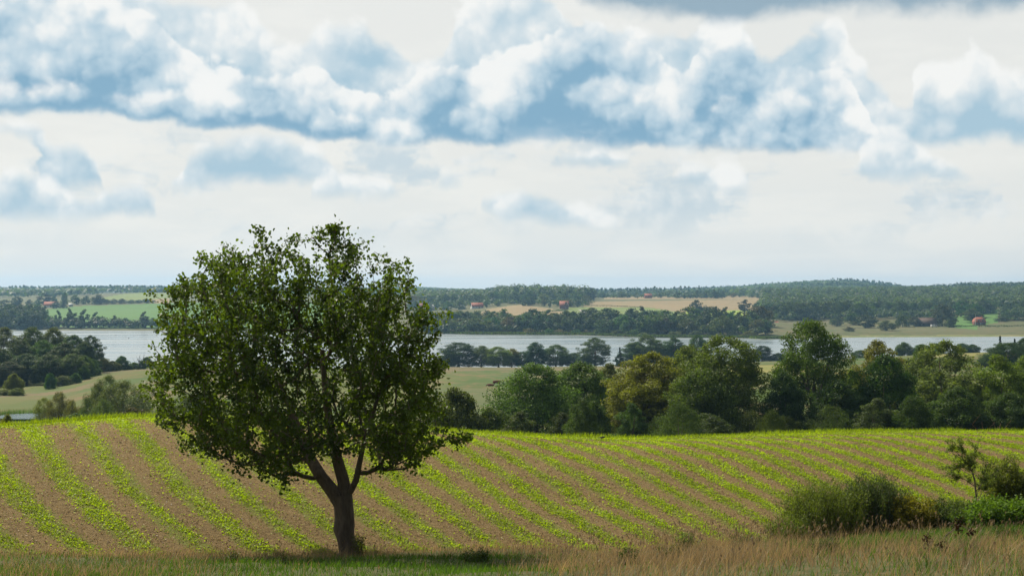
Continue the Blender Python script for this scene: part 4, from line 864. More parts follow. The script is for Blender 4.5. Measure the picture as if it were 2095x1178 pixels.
# ------------------------------------------------------------------ grass on the bank
def blades(C, h, wdt, lean, rnd=0.35):
    n = len(C); a = RNG.random(n)*2*math.pi; side = np.stack([np.cos(a), np.sin(a), 0*a], -1)*(wdt*np.ones(n))[:, None]/2
    dr = np.stack([RNG.normal(size=n)*rnd+lean, RNG.normal(size=n)*rnd, np.ones(n)], -1); dr /= np.linalg.norm(dr, axis=1)[:, None]
    hh = (h*np.ones(n))[:, None]; m1 = C+dr*hh*0.55; bend = np.stack([RNG.normal(size=n)*0.5+lean*0.8, RNG.normal(size=n)*0.5, np.full(n, -0.1)], -1)
    tip = C+dr*hh+bend*hh*0.28
    V = np.stack([C-side, C+side, m1+side*0.8, m1-side*0.8, tip], 1).reshape(-1, 3); k = np.arange(n)[:, None]*5
    return V, [k+[0, 1, 2, 3], k+[3, 2, 4]]
def grass():
    n = 330000; t = RNG.uniform(-0.42, 0.42, n); Y = np.sqrt(RNG.uniform(20**2, 52**2, n)); X = t*Y; px = t*F+1047.5
    d = bank_z(X, Y)-field_z(X, Y); ok = (d > -0.10) & (bank_z(X, Y)/Y > -0.216); X, Y, px, d = X[ok], Y[ok], px[ok], d[ok]
    pn = fbm(np.stack([X*0.45+5, Y*0.45+5], -1), 61, 3); tall = np.interp(px, [-100, 200, 600, 1050, 1200, 1400, 1700, 2200], [.34, .30, .28, .30, .40, .50, .44, .38])
    # dry bents: dense near the field edge, everywhere at right
    edge = np.clip(1.15-d/1.3, 0.0, 1); right = np.interp(px, [-100, 250, 500, 1000, 1250, 1600, 2100], [0.5, 0.4, 0.1, 0, 0.8, 0.9, 0.75])
    crest = np.interp(px, [1500, 1620, 2100], [0, 1, 1])*np.clip((Y-30.5)/2.0, 0, 1)         # green lit grass on the right hand rise
    wdry = np.clip(np.maximum(edge, right)*(0.35+1.3*(pn-0.2)), 0, 1)*(1-0.85*crest); r = RNG.random(len(X))
    dry = r < wdry*0.42; grn = ~dry & (RNG.random(len(X)) < (0.33+0.25*crest)*(1-0.6*wdry)*(1-0.75*np.interp(px, [1050, 1250, 1750, 1950], [0, 1, 0.8, 0.2])*(1-crest)))
    C = np.stack([X, Y, H0(X, Y)+CZ-0.02], -1)
    V, Fq = blades(C[dry], tall[dry]*RNG.uniform(.35, 1.2, dry.sum())*(0.35+1.3*pn[dry]), RNG.uniform(.007, .014, dry.sum()), 0.12)
    cl = vnoise(np.stack([X[dry]*1.3+9, Y[dry]*1.3+9], -1), 71)
    tag(link('dry_grass', mesh_data('dry_grass', V, Fq, [MATS['dry_blade']], tint=np.repeat(np.clip(cl*0.7+0.4*RNG.random(dry.sum()), 0, 1), 5))), 'tall dry straw-coloured grass along the lower edge of the field', 'grass', kind='stuff')
    q = np.where(dry & (RNG.random(len(X)) < np.interp(px, [0, 900, 1200, 2000], [.02, .02, .06, .05])))[0]        # tall bents with seed heads
    V, Fq = blades(C[q], tall[q]*RNG.uniform(1.2, 1.9, len(q)), RNG.uniform(.006, .010, len(q)), 0.16, 0.25); tips_ = V.reshape(-1, 5, 3)[:, 4]
    hv, hf = leaves(np.repeat(tips_, 3, 0)+RNG.normal(size=(3*len(q), 3))*[.012, .012, .03], rand_dirs(3*len(q))*[1, 1, .3], RNG.uniform(.05, .09, 3*len(q)), .3, .1, along=np.tile([0.2, 0, 1.0], (3*len(q), 1)))
    tag(link('grass_bents', mesh_data('grass_bents', np.concatenate([V, hv]), [np.concatenate([Fq[0], hf+len(V)]), Fq[1]], [MATS['dry_blade']], tint=np.r_[np.repeat(RNG.random(len(q)), 5), np.repeat(RNG.random(3*len(q))*.5, 4)])), 'tall thin bents with seed heads rising from the dry grass', 'grass', kind='stuff')
    hg = np.where(px[grn] > 1500, 0.24, 0.17)
    V, Fq = blades(C[grn], hg*RNG.uniform(.5, 1.3, grn.sum()), RNG.uniform(.012, .020, grn.sum()), 0.08)
    cl = vnoise(np.stack([X[grn]*1.1+9, Y[grn]*1.1+9], -1), 72)
    tag(link('green_grass', mesh_data('green_grass', V, Fq, [MATS['green_blade']], tint=np.repeat(np.clip(cl*0.7+0.4*RNG.random(grn.sum()), 0, 1), 5))), 'short green grass on the bank below the lone tree', 'grass', kind='stuff')
    # ragged grass fringe along the crest
    n = 26000; t = RNG.uniform(-0.41, 0.41, n); Y = np.interp(t, TK, YRIDGE)+RNG.uniform(-0.5, 1.6, n); X = t*Y
    V, Fq = blades(np.stack([X, Y, H0(X, Y)+CZ-0.02], -1), RNG.uniform(.08, .30, n)*(0.6+0.8*vnoise(np.stack([X*0.6+50, Y*0.6+50], -1), 81)), RNG.uniform(.012, .03, n), 0.05)
    tag(link('crest_grass', mesh_data('crest_grass', V, Fq, [MATS['crop_leaf']], tint=np.repeat(np.clip(RNG.random(n)*.6, 0, 1), 5))), 'thin fringe of grass along the crest of the field', 'grass', kind='stuff')
grass()

# ------------------------------------------------------------------ bushes on the right hand bank
def near_bush(name, label, px, Y, top, w, c, nst=60, nl=9000, ls=0.07, wide=0.35, spread=0.35, upright=0.8, lean=0.0, depth=0.9, foot=None, fill=0.55, cat_='bush', fan_out=0.9):
    """stems fanning up from the ground with leaves strung along them"""
    x, y, z = at(px, Y); hh = (CZ-(top-589)/F*Y)-z; ww = w/F*Y
    root = tag(link(name, None, None, (x, y, z)), label, cat_, 'bushes on the right hand bank'); root.empty_display_size = 0.3
    a = RNG.random(nst)*2*math.pi; rr = np.sqrt(RNG.random(nst)); bx, by = np.cos(a)*rr*ww*spread, np.sin(a)*rr*ww*spread*depth
    hs = hh*(1-0.45*rr**2*RNG.random(nst))*RNG.uniform(.75, 1.06, nst); hs[0] = hh; k_ = RNG.random(nst) < 0.25*upright**2; hs[k_] *= 1.16
    rr = np.where(k_, rr*0.7, rr); tx, ty = np.cos(a)*rr*ww*0.5*fan_out+RNG.normal(size=nst)*0.06*ww+lean*hs, np.sin(a)*rr*ww*0.5*depth*fan_out+RNG.normal(size=nst)*0.06*ww
    s = np.linspace(0, 1, 6); parts = []; P_ = []
    for i in range(nst):
        cur = s**(1.0+0.6*(1-upright)); q = np.stack([bx[i]+(tx[i]-bx[i])*cur, by[i]+(ty[i]-by[i])*cur, hs[i]*(s**0.9)], -1)
        q[1:] += RNG.normal(size=(5, 3))*0.012*hh; P_.append(q); parts.append(tube(q, np.linspace(0.010, 0.002, 6)*max(1, hh/2.2), 4))
    V, Fq = cat(parts); link('stems', mesh_data('stems', V, Fq, [MBK]), root)['kind'] = 'stuff'
    P_ = np.array(P_); i = RNG.integers(0, nst, nl); u = (1-fill)*1.0*0+RNG.random(nl)**0.75*5; u = np.maximum(u, (1-fill)*1.2*RNG.random(nl)); j = np.minimum(u.astype(int), 4); f = (u-j)[:, None]
    C = P_[i, j]*(1-f)+P_[i, j+1]*f; dr = P_[i, j+1]-P_[i, j]; dr /= np.linalg.norm(dr, axis=1)[:, None]+1e-9
    C = C+RNG.normal(size=(nl, 3))*(ls*0.9+0.02*hh*(1-u/5))[:, None]; C[:, 2] = np.maximum(C[:, 2], 0.02)
    N = rand_dirs(nl)+np.array([0, 0, 0.35]); V, Fq = leaves(C, N, ls*RNG.uniform(.6, 1.3, nl), wide, 0.12, along=dr*upright+rand_dirs(nl)*0.6)
    ti = np.clip(0.2+0.4*RNG.random(nst)[i]+0.4*RNG.random(nl), 0, 1)
    cr = link('foliage', mesh_data(name+'_foliage', V, Fq, [MF], tint=np.repeat(ti, 4)), root); cr.color = (*c, 1); tag(cr, kind='stuff')
    return root
near_bush('willow_bush', 'olive feathery left half of the willow thicket on the bank', 1685, 43, 992, 200, (0.105, 0.138, 0.036), 150, 21000, 0.085, 0.28, 0.34, 0.85)
near_bush('willow_bush', 'dark silvery upright willow shoots in middle of the thicket', 1785, 43.5, 976, 165, (0.066, 0.094, 0.048), 140, 20000, 0.085, 0.26, 0.38, 1.0, fan_out=0.85)
near_bush('young_willow', 'sparse low willow shoots at left foot of the thicket', 1612, 42, 1055, 110, (0.10, 0.132, 0.036), 50, 4200, 0.075, 0.28, 0.38, 0.8)
near_bush('yellow_bush', 'yellowing rounded bush right of the willow thicket', 1868, 43, 1016, 120, (0.170, 0.155, 0.030), 70, 10000, 0.075, 0.6, 0.34, 0.3)
near_bush('grey_bush', 'grey-green low bush between yellow bush and slender tree', 1940, 43, 1024, 130, (0.085, 0.118, 0.050), 80, 11000, 0.075, 0.5, 0.38, 0.4)
near_bush('bright_bush', 'bright green low bush at right edge of the bank', 2050, 41.5, 1024, 160, (0.092, 0.158, 0.028), 100, 16000, 0.085, 0.7, 0.40, 0.3)
near_bush('hedge_bush', 'olive bush behind bright green one at right edge', 2062, 44.5, 944, 110, (0.110, 0.132, 0.034), 80, 12000, 0.085, 0.5, 0.36, 0.4)
near_bush('hedge_bush', 'dull green bush cut by the right edge above the bright one', 2100, 44.5, 972, 100, (0.074, 0.098, 0.038), 70, 10000, 0.085, 0.5, 0.38, 0.4)
near_bush('bramble', 'low green bramble at foot of the slender tree', 1985, 42.5, 1040, 110, (0.074, 0.118, 0.030), 60, 8000, 0.08, 0.6, 0.40, 0.2)
def slender():
    x, y, z = at(1994, 43.5); S = 43.5/F
    root = tag(link('slender_tree', None, None, (x, y, z)), 'slender young tree with bent bare-looking top above the right bank bushes', 'tree'); root.empty_display_size = .3
    Q = lambda px, py, yy=0: np.array([(px-1994)*S, yy, (1092-py)*S-0.0])
    st = [[Q(1994, 1100), Q(1996, 1060), Q(1997, 1020), Q(1994, 985), Q(1985, 960), Q(1972, 945), Q(1955, 928), Q(1944, 916)],
          [Q(1996, 1030), Q(2006, 1000, .1), Q(2016, 975, .1), Q(2020, 955, .1)], [Q(1997, 1010), Q(2010, 985, -.2), Q(2030, 968, -.3), Q(2046, 958, -.3)], [Q(1994, 990), Q(1990, 965, .2), Q(1996, 940, .2), Q(2002, 920, .2)],
          [Q(1990, 972), Q(1975, 955, -.1), Q(1962, 955, -.2), Q(1945, 960, -.2)], [Q(1995, 1000), Q(1975, 985, .2), Q(1960, 982, .3)], [Q(1996, 1040), Q(2015, 1015, .3), Q(2035, 1000, .4), Q(2050, 985, .4)], [Q(1985, 960), Q(1980, 940, .1), Q(1968, 920, .1)]]
    parts = []; C = []; D = []
    for k, p in enumerate(st):
        p = np.array(p); m = len(p); parts.append(tube(p, np.linspace(0.035 if k == 0 else 0.014, 0.004, m), 6))
        for _ in range(16 if k == 0 else 11):        # side twigs
            u = RNG.uniform(0.45 if k == 0 else 0.2, 1.0)*(m-1); u = min(u, m-1.001); j = int(u); q0 = p[j]*(1-u+j)+p[j+1]*(u-j)
            d_ = (p[j+1]-p[j]); d_ = d_/np.linalg.norm(d_)*0.6+rand_dirs(1)[0]*0.8+np.array([0, 0, 0.25]); q = np.stack([q0, q0+d_*0.16, q0+d_*RNG.uniform(.25, .42)+[0, 0, -.03]]); parts.append(tube(q, [.006, .004, .002], 4))
            n = 55; v_ = RNG.random(n)*2; jj = np.minimum(v_.astype(int), 1); f = (v_-jj)[:, None]; C.append(q[jj]*(1-f)+q[jj+1]*f+RNG.normal(size=(n, 3))*0.035); D.append(np.tile(d_, (n, 1)))
    V, Fq = cat(parts); link('trunk', mesh_data('slender_trunk', V, Fq, [MBK], True), root)
    C = np.concatenate(C); D = np.concatenate(D); n = len(C)
    V, Fq = leaves(C, rand_dirs(n)+np.array([0, 0, .3]), RNG.uniform(.045, .09, n), 0.42, 0.1, along=D*1.5+rand_dirs(n)*.6)
    cr = link('crown', mesh_data('slender_crown', V, Fq, [MF], tint=np.repeat(RNG.random(n), 4)), root); cr.color = (0.13, 0.17, 0.045, 1); tag(cr, kind='stuff')
slender()
# weeds standing in the grass
for name, lab, px, Y, top, w, c, n in [('sapling_sprout', 'small leafy sprout growing right beside the lone trunk', 733, 37.5, 1092, 26, (0.10, 0.115, 0.030), 700), ('thistle', 'green leafy weed sticking out of the dry grass left of the thicket', 1402, 38, 1090, 46, (0.062, 0.095, 0.036), 900),
        ('nettle_clump', 'dark nettle clump in the dry grass below the field', 1285, 31, 1122, 40, (0.050, 0.075, 0.026), 900), ('nettle_clump', 'green weed clump right of the trunk on the grass edge', 975, 33.5, 1126, 60, (0.058, 0.085, 0.030), 1200), ('nettle_clump', 'dull weed clump among dry grass below the thicket', 1690, 30.5, 1108, 70, (0.058, 0.072, 0.036), 1400),
        ('nettle_clump', 'dark weed clump in dry grass right of the nettles', 1370, 33, 1118, 70, (0.055, 0.070, 0.030), 1200), ('nettle_clump', 'green weeds on the rise at right edge', 2050, 34, 1076, 90, (0.062, 0.090, 0.034), 1600), ('nettle_clump', 'slim weed stalks left of the trunk in pale grass', 585, 31, 1138, 26, (0.06, 0.07, 0.03), 300), ('nettle_clump', 'small weed tuft at bottom left of the lone tree', 480, 32, 1128, 24, (0.07, 0.08, 0.04), 260), ('nettle_clump', 'low grey-green weeds between the nettles and thicket', 1520, 37, 1090, 80, (0.066, 0.085, 0.042), 1300)]:
    o = near_bush(name, lab, px, Y, top, w, c, 14, n, 0.055, 0.4, 0.35, 0.6, cat_='weed'); o['group'] = 'weeds in the bank grass'
def dock():
    x, y, z = at(1918, 27.5); S = 27.5/F; foot = 589+(CZ-z)/27.5*F
    root = tag(link('dried_dock', None, None, (x, y, z)), 'dark brown dried thistle with seed heads in the tall grass', 'weed', 'weeds in the bank grass')
    Q = lambda px, py, yy=0: np.array([(px-1918)*S, yy, (foot-py)*S])
    st = [[Q(1918, foot), Q(1920, 1140), Q(1922, 1115), Q(1935, 1095), Q(1960, 1080)], [Q(1921, 1135), Q(1905, 1125, .1), Q(1900, 1105, .1)], [Q(1922, 1115), Q(1940, 1130, .1), Q(1948, 1145, .1)], [Q(1920, 1140), Q(1905, 1150), Q(1896, 1160)], [Q(1935, 1095), Q(1960, 1070, -.1), Q(1985, 1085, -.1)]]
    V, Fq = cat([tube(np.array(p), np.linspace(.012, .005, len(p)), 5) for p in st]); link('stem', mesh_data('dock_stem', V, Fq, [MBK]), root)
    C = np.concatenate([np.array(p[-1])+RNG.normal(size=(60, 3))*0.045 for p in st]+[np.array(p[len(p)//2])+RNG.normal(size=(35, 3))*0.05 for p in st]); n = len(C)
    V, Fq = leaves(C, rand_dirs(n), RNG.uniform(.03, .06, n), 0.8, 0.2); h = link('seed_heads', mesh_data('seed_heads', V, Fq, [MF], tint=np.repeat(RNG.random(n)*.6, 4)), root); h.color = (0.045, 0.022, 0.016, 1); h['kind'] = 'stuff'
dock()
# dead twigs at the crest, snag by the lake
def dead(name, lab, px, Y, top, w, col_mat, nst):
    x, y, z = at(px, Y); hh = (CZ-(top-589)/F*Y)-z; ww = w/F*Y
    root = tag(link(name, None, None, (x, y, z)), lab, 'dead bush'); parts = []
    for i in range(nst):
        e = np.array([RNG.normal()*ww*.35, RNG.normal()*ww*.3, hh*RNG.uniform(.5, 1)]); s = np.linspace(0, 1, 6)[:, None]; q = e*s+np.array([e[0], e[1], 0])*(s*s-s)*0.3+RNG.normal(size=(6, 3))*0.02*hh
        parts.append(tube(q, np.linspace(.02, .006, 6)*Y/90, 4))
        for k in (2, 3, 4): b = q[k]; parts.append(tube(np.array([b, b+RNG.normal(size=3)*.12*hh+[0, 0, .1*hh], b+RNG.normal(size=3)*.14*hh+[0, 0, .2*hh]]), np.array([.010, .007, .004])*Y/90, 4))
    V, Fq = cat(parts); link('twigs', mesh_data(name+'_twigs', V, Fq, [MATS[col_mat]]), root)['kind'] = 'stuff'
plain_mat('dead_twig', (0.26, 0.15, 0.08), 0.9, 0.3)
dead('dead_shrub', 'bare orange-brown dead shrub on the crest at right', 2032, 100, 862, 60, 'dead_twig', 12)
dead('dead_snag', 'bare dead snag standing at the lake shore left of the lone tree', 287, 455, 722, 14, 'far_bark', 5)

# ------------------------------------------------------------------ pond, reeds, tracks, hedges
def hit(px, py, Ya=1150, Yb=2600):
    """where the sight line through photo point (px, py) meets the ground between two distances"""
    Y = np.linspace(Ya, Yb, 1500); r = 589-H0(T(px)*Y, Y)/Y*F; k = np.where(r <= py)[0]
    Yh = Y[k[0]] if len(k) else Y[r.argmin()]; return at(px, float(Yh))
def pond():
    a = np.linspace(0, 2*math.pi, 40, endpoint=False); cx = T(62)*248.5; X = cx+np.cos(a)*5.4*(1+0.1*np.sin(3*a)); Y = 248.5+np.sin(a)*6.4*(1+0.12*np.cos(2*a))
    V = np.stack([X, Y, np.full(40, CZ-22.6)], -1); V = np.vstack([V, [[cx, 248.5, CZ-22.6]]])
    tag(link('pond', mesh_data('pond', V, np.array([(i, (i+1) % 40, 40) for i in range(40)]), [MATS['pond_water']])), kind='structure')
    n = 5200; a = RNG.random(n)*2*math.pi; r = 1.05+RNG.random(n)*0.55; X = cx+np.cos(a)*5.4*r*1.4; Y = 248.5+np.sin(a)*6.4*r+0.6; k = (Y > 250) | (RNG.random(n) < .25); X, Y = X[k], Y[k]
    V, Fq = blades(np.stack([X, Y, H0(X, Y)+CZ-.02], -1), RNG.uniform(.5, 1.3, len(X)), RNG.uniform(.03, .06, len(X)), 0.03)
    tag(link('pond_reeds', mesh_data('pond_reeds', V, Fq, [MATS['green_blade']], tint=np.repeat(RNG.random(len(X)), 5))), 'green reeds round the little pond at left', 'reeds', kind='stuff')
pond()
def shore_reeds():
    n = 9000; px = RNG.uniform(880, 1620, n); t = T(px); Ys = CZ/np.interp(t, T(shore_px), K(shore_py)); Y = Ys+RNG.uniform(-1, 9, n); X = t*Y
    V, Fq = leaves(np.stack([X, Y, np.maximum(H0(X, Y)+CZ, 0)+0.7], -1), rand_dirs(n)*[1, 1, .2]+[0, -.6, .3], RNG.uniform(1.2, 2.4, n), 0.8, 0.1)
    o = tag(link('shore_reeds', mesh_data('shore_reeds', V, Fq, [MF], tint=np.repeat(RNG.random(n), 4))), 'green reed fringe along the far lake shore', 'reeds', kind='stuff'); o.color = (0.085, 0.125, 0.030, 1)
shore_reeds()
plain_mat('track_dirt', (0.36, 0.33, 0.29), 0.95, 0.15, 0.2)
def track():
    P_ = [hit(px, py) for px, py in [(1186, 634), (1195, 638), (1206, 642), (1218, 646), (1228, 650)]]; V = []
    for x, y, z in P_:
        for s in (-3.0, 3.0): V.append((x+s*0.8, y+s*2.2, H(x+s*0.8, y+s*2.2)+0.25))
    tag(link('farm_track', mesh_data('farm_track', np.array(V), np.array([(2*i, 2*i+1, 2*i+3, 2*i+2) for i in range(len(P_)-1)]), [MATS['track_dirt']])), kind='structure')
track()
def hedge(pts, h, w, label, c=DARK, name='field_hedge'):
    P_ = np.array([hit(*p) for p in pts]); s = np.r_[0, np.cumsum(np.linalg.norm(np.diff(P_, axis=0), axis=1))]; n = int(s[-1]*9); u = RNG.random(n)*s[-1]
    C = np.array([np.interp(u, s, P_[:, k]) for k in range(3)]).T; C[:, 0] += RNG.normal(size=n)*w*.3; C[:, 1] += RNG.normal(size=n)*w*.4
    hv = h*(0.7+0.6*vnoise(np.stack([u*0.2+3, u*0+1], -1), 91)); C[:, 2] = H0(C[:, 0], C[:, 1])+CZ+hv*RNG.random(n)**.6
    V, Fq = leaves(C, rand_dirs(n)+[0, 0, .4], RNG.uniform(.6, 1.1, n), .7, .1)
    o = tag(link(name, mesh_data(name, V, Fq, [MF], tint=np.repeat(RNG.random(n), 4))), label, 'hedge', 'field hedges across the lake'); o.color = (*c, 1)
hedge([(1180, 619), (1218, 620)], 2.2, 3, 'clipped dark hedge on the field right of the red village house')
hedge([(1190, 625), (1250, 626), (1315, 629)], 1.0, 2, 'thin dark hedge line between green and stubble fields', MID)
hedge([(1035, 656), (1070, 645), (1110, 639), (1160, 635)], 1.2, 2, 'hedge line curving between the two meadows below the village', MID)
hedge([(1950, 668), (1990, 668), (2040, 669), (2095, 667)], 1.3, 2, 'low dark hedge in front of the red house with flagpole')

# ------------------------------------------------------------------ houses across the lake
plain_mat('red_tile', (0.27, 0.085, 0.05), 0.8, 0.2, 1.2); plain_mat('dark_tile', (0.20, 0.055, 0.04), 0.8, 0.2, 1.2); plain_mat('brown_roof', (0.10, 0.065, 0.05), 0.9, 0.25, 1.0)
plain_mat('white_wall', (0.72, 0.71, 0.68), 0.8, 0.06); plain_mat('red_brick', (0.20, 0.075, 0.055), 0.85, 0.15, 6); plain_mat('tan_brick', (0.42, 0.30, 0.20), 0.85, 0.15, 6); plain_mat('grey_roof', (0.35, 0.36, 0.36), 0.6, 0.1)
plain_mat('window_frame', (0.75, 0.75, 0.73), 0.5, 0.03); plain_mat('dark_glass', (0.03, 0.04, 0.05), 0.1, 0.1, spec=0.6); plain_mat('black_wood', (0.05, 0.04, 0.035), 0.8, 0.2); plain_mat('trim_white', (0.75, 0.75, 0.74), 0.6, 0.03)
def part(name, V, Fq, m, parent): return link(name, mesh_data(name, V, Fq, [MATS[m]]), parent)
def window(parent, x, z, w, h, y, m='window_frame'):
    fr = part('window', *cat([box(x-w/2-.1, x+w/2+.1, y-.08, y, z-.1, z), box(x-w/2-.1, x+w/2+.1, y-.08, y, z+h, z+h+.1), box(x-w/2-.1, x-w/2, y-.08, y, z, z+h), box(x+w/2, x+w/2+.1, y-.08, y, z, z+h), box(x-.04, x+.04, y-.07, y, z, z+h)]), m, parent)
    part('pane', *box(x-w/2, x+w/2, y-.04, y-.01, z, z+h), 'dark_glass', fr)
def gable_roof(L, W, z, rh, over=0.4, th=0.18):
    """two slabs meeting at a ridge along x"""
    w = W/2+over; l = L/2+over; zz = z-over*rh/(W/2); V = []
    for x in (-l, l): V += [(x, -w, zz), (x, 0, z+rh), (x, w, zz), (x, -w, zz+th), (x, 0, z+rh+th), (x, w, zz+th)]
    return np.array(V, float), np.array([(3, 4, 10, 9), (4, 5, 11, 10), (0, 6, 7, 1), (1, 7, 8, 2), (0, 3, 9, 6), (2, 8, 11, 5), (0, 1, 4, 3), (1, 2, 5, 4), (6, 9, 10, 7), (7, 10, 11, 8)])
def gable_walls(L, W, z, rh):
    l, w = L/2, W/2; V = np.array([(-l, -w, -1), (l, -w, -1), (l, w, -1), (-l, w, -1), (-l, -w, z), (l, -w, z), (l, w, z), (-l, w, z), (-l, 0, z+rh), (l, 0, z+rh)], float)
    return V, [np.array([(0, 1, 5, 4), (2, 3, 7, 6), (1, 2, 6, 5), (3, 0, 4, 7)]), np.array([(5, 6, 9), (7, 4, 8)])]
def house(name, label, px, Y, L, W, wh, rh, roof, wall, rz=0.0, chim=(0.2,), nwin=3, catg='house', wing=None, door=True, gable_win=False):
    x, y, z = at(px, Y); root = tag(link(name, None, None, (x, y, z+0.2), rz), label, catg, 'houses across the lake'); root.empty_display_size = 1
    V, Fs = gable_walls(L, W, wh, rh); link('wall', mesh_data('wall', V, Fs, [MATS[wall]]), root)
    r = part('roof', *gable_roof(L, W, wh, rh), roof, root)
    for c in chim: part('chimney', *box(c*L-.35, c*L+.35, -.35, .35, wh+rh*.7, wh+rh+1.1), 'red_brick', r)
    for i in range(nwin):
        u = (i+.5)/nwin-.5
        if door and i == nwin//2: part('door', *box(u*L-.5, u*L+.5, -W/2-.06, -W/2, 0, 2.1), 'black_wood', root)
        else: window(root, u*L, 0.9, 1.1, 1.2, -W/2)
    if gable_win:      # windows in the gable end that looks at the lake
        for yy, zz in ((-1.6, 0.9), (1.6, 0.9), (0, wh+0.6)):
            f = part('window', *box(-L/2-.08, -L/2, yy-.6, yy+.6, zz, zz+1.3), 'window_frame', root); part('pane', *box(-L/2-.11, -L/2-.085, yy-.5, yy+.5, zz+.1, zz+1.2), 'dark_glass', f)
    if wing:           # a gabled front wing: offset, width, depth
        ox, ww, dp, g = wing; c, s = 0, 1
        V, Fs = gable_walls(dp, ww, wh, g); V = np.stack([ox+V[:, 1], -W/2-V[:, 0]*1.0+0.0, V[:, 2]], -1); link('front_gable', mesh_data('front_gable', V, Fs, [MATS[wall]]), root)
        V, Fq = gable_roof(dp, ww, wh, g, .35); V = np.stack([ox+V[:, 1], -W/2-V[:, 0], V[:, 2]+.02], -1); gr = part('gable_roof', V, Fq, roof, root)
        e = -W/2-dp/2-.37
        for sgn in (-1, 1):
            a, b = np.array([ox+sgn*(ww/2+.35), e, wh-.1]), np.array([ox, e, wh+g+.2]); part('bargeboard', *tube([a, b], [.16, .16], 4), 'trim_white', gr)
        window(root, ox, 0.9, 1.4, 1.3, -W/2-dp/2); window(root, ox, wh+.5, 1.0, 1.1, -W/2-dp/2)
    return root
house('farmhouse', 'long low farm with bright red tiled roof at far left', 105, 1868, 18, 8, 2.4, 4.6, 'red_tile', 'white_wall', 0.05, (0.25,), 5)
house('white_shed', 'small white outbuilding right of the long red farm', 145, 1868, 5, 4, 2.3, 1.6, 'grey_roof', 'white_wall', 0.2, (), 1, 'shed', door=False)
house('village_house', 'wide house with red tiled roof among the village trees', 976, 1800, 15, 9, 2.6, 4.4, 'red_tile', 'white_wall', 0.25, (0.1,), 4)
house('village_house', 'pinkish brick house near the lone tree, at left of the village', 866, 1820, 11, 9, 4.5, 4.0, 'dark_tile', 'red_brick', 0.3, (-0.2,), 3, wing=(1.5, 5, 3, 3))
house('white_gable_house', 'white gabled house right of the pinkish brick one', 886, 1815, 7, 6, 3.0, 3.6, 'grey_roof', 'white_wall', 1.2, (), 2)
house('grey_roof_house', 'low house with pale grey roof left of the wide red one', 944, 1815, 9, 6, 2.4, 2.4, 'grey_roof', 'white_wall', 0.1, (), 3)
house('red_brick_house', 'tall red brick house with white-trimmed gable at village edge', 1154, 1770, 11, 9, 4.4, 5.2, 'red_tile', 'red_brick', 0.0, (-0.3,), 3, wing=(2.4, 5.0, 3.0, 5.0))
house('farmhouse', 'small red house on the skyline above the stubble field', 1326, 2330, 12, 8, 3.0, 4.2, 'red_tile', 'red_brick', 0.1, (0.2,), 3)
house('brick_gable_house', 'tan brick gabled house with dark red roof by the far shore belt', 1588, 1335, 11, 8, 3.0, 4.8, 'dark_tile', 'tan_brick', math.radians(62), (), 3, gable_win=True)
house('old_barn', 'dark brown barn behind the white van on the far shore', 1896, 1345, 17, 9, 2.8, 5.0, 'brown_roof', 'black_wood', -0.1, (), 3, 'barn')
def mansard():
    x, y, z = at(2003, 1375); root = tag(link('red_mansard_house', None, None, (x, y, z+.2), 0.12, (0.85, 0.85, 0.85)), 'red house with tall mansard roof behind a flagpole at right', 'house', 'houses across the lake')
    part('wall', *box(-6, 6, -4.5, 4.5, -1, 3.2), 'red_brick', root)
    V = np.array([(-6.5, -5, 3.0), (6.5, -5, 3.0), (6.5, 5, 3.0), (-6.5, 5, 3.0), (-5.6, -3.6, 6.4), (5.6, -3.6, 6.4), (5.6, 3.6, 6.4), (-5.6, 3.6, 6.4), (-3.9, 0, 8.6), (3.9, 0, 8.6)], float)
    r = link('roof', mesh_data('mansard', V, [np.array([(0, 1, 5, 4), (1, 2, 6, 5), (2, 3, 7, 6), (3, 0, 4, 7), (4, 5, 9, 8), (6, 7, 8, 9)]), np.array([(5, 6, 9), (7, 4, 8)])], [MATS['red_tile']]), root)
    part('chimney', *box(3.2, 4.0, -.4, .4, 7.6, 9.8), 'red_brick', r)
    for xx in (-2.6, 2.6):
        d_ = part('dormer', *box(xx-1.1, xx+1.1, -4.75, -2.5, 3.9, 6.0), 'red_brick', r); f = part('window', *box(xx-.8, xx+.8, -4.83, -4.751, 4.2, 5.7), 'window_frame', root); part('pane', *box(xx-.68, xx+.68, -4.86, -4.832, 4.3, 5.6), 'dark_glass', f)
    for xx in (-4.2, -1.4, 1.4, 4.2): window(root, xx, .9, 1.2, 1.4, -4.5)
    part('door', *box(-.5, .5, -4.57, -4.501, -.2, 2.0), 'window_frame', root)
    x, y, z = at(1996, 1355); fp = tag(link('flagpole', None, None, (x, y, z)), 'thin white flagpole in front of the red mansard house', 'flagpole')
    part('pole', *tube([(0, 0, -.5), (0, 0, 6), (0, 0, 11)], [.16, .13, .09], 8), 'trim_white', fp); part('finial', *tube([(0, 0, 10.95), (0, 0, 11.1), (0, 0, 11.25)], [.1, .2, .05], 8), 'trim_white', fp)
mansard()
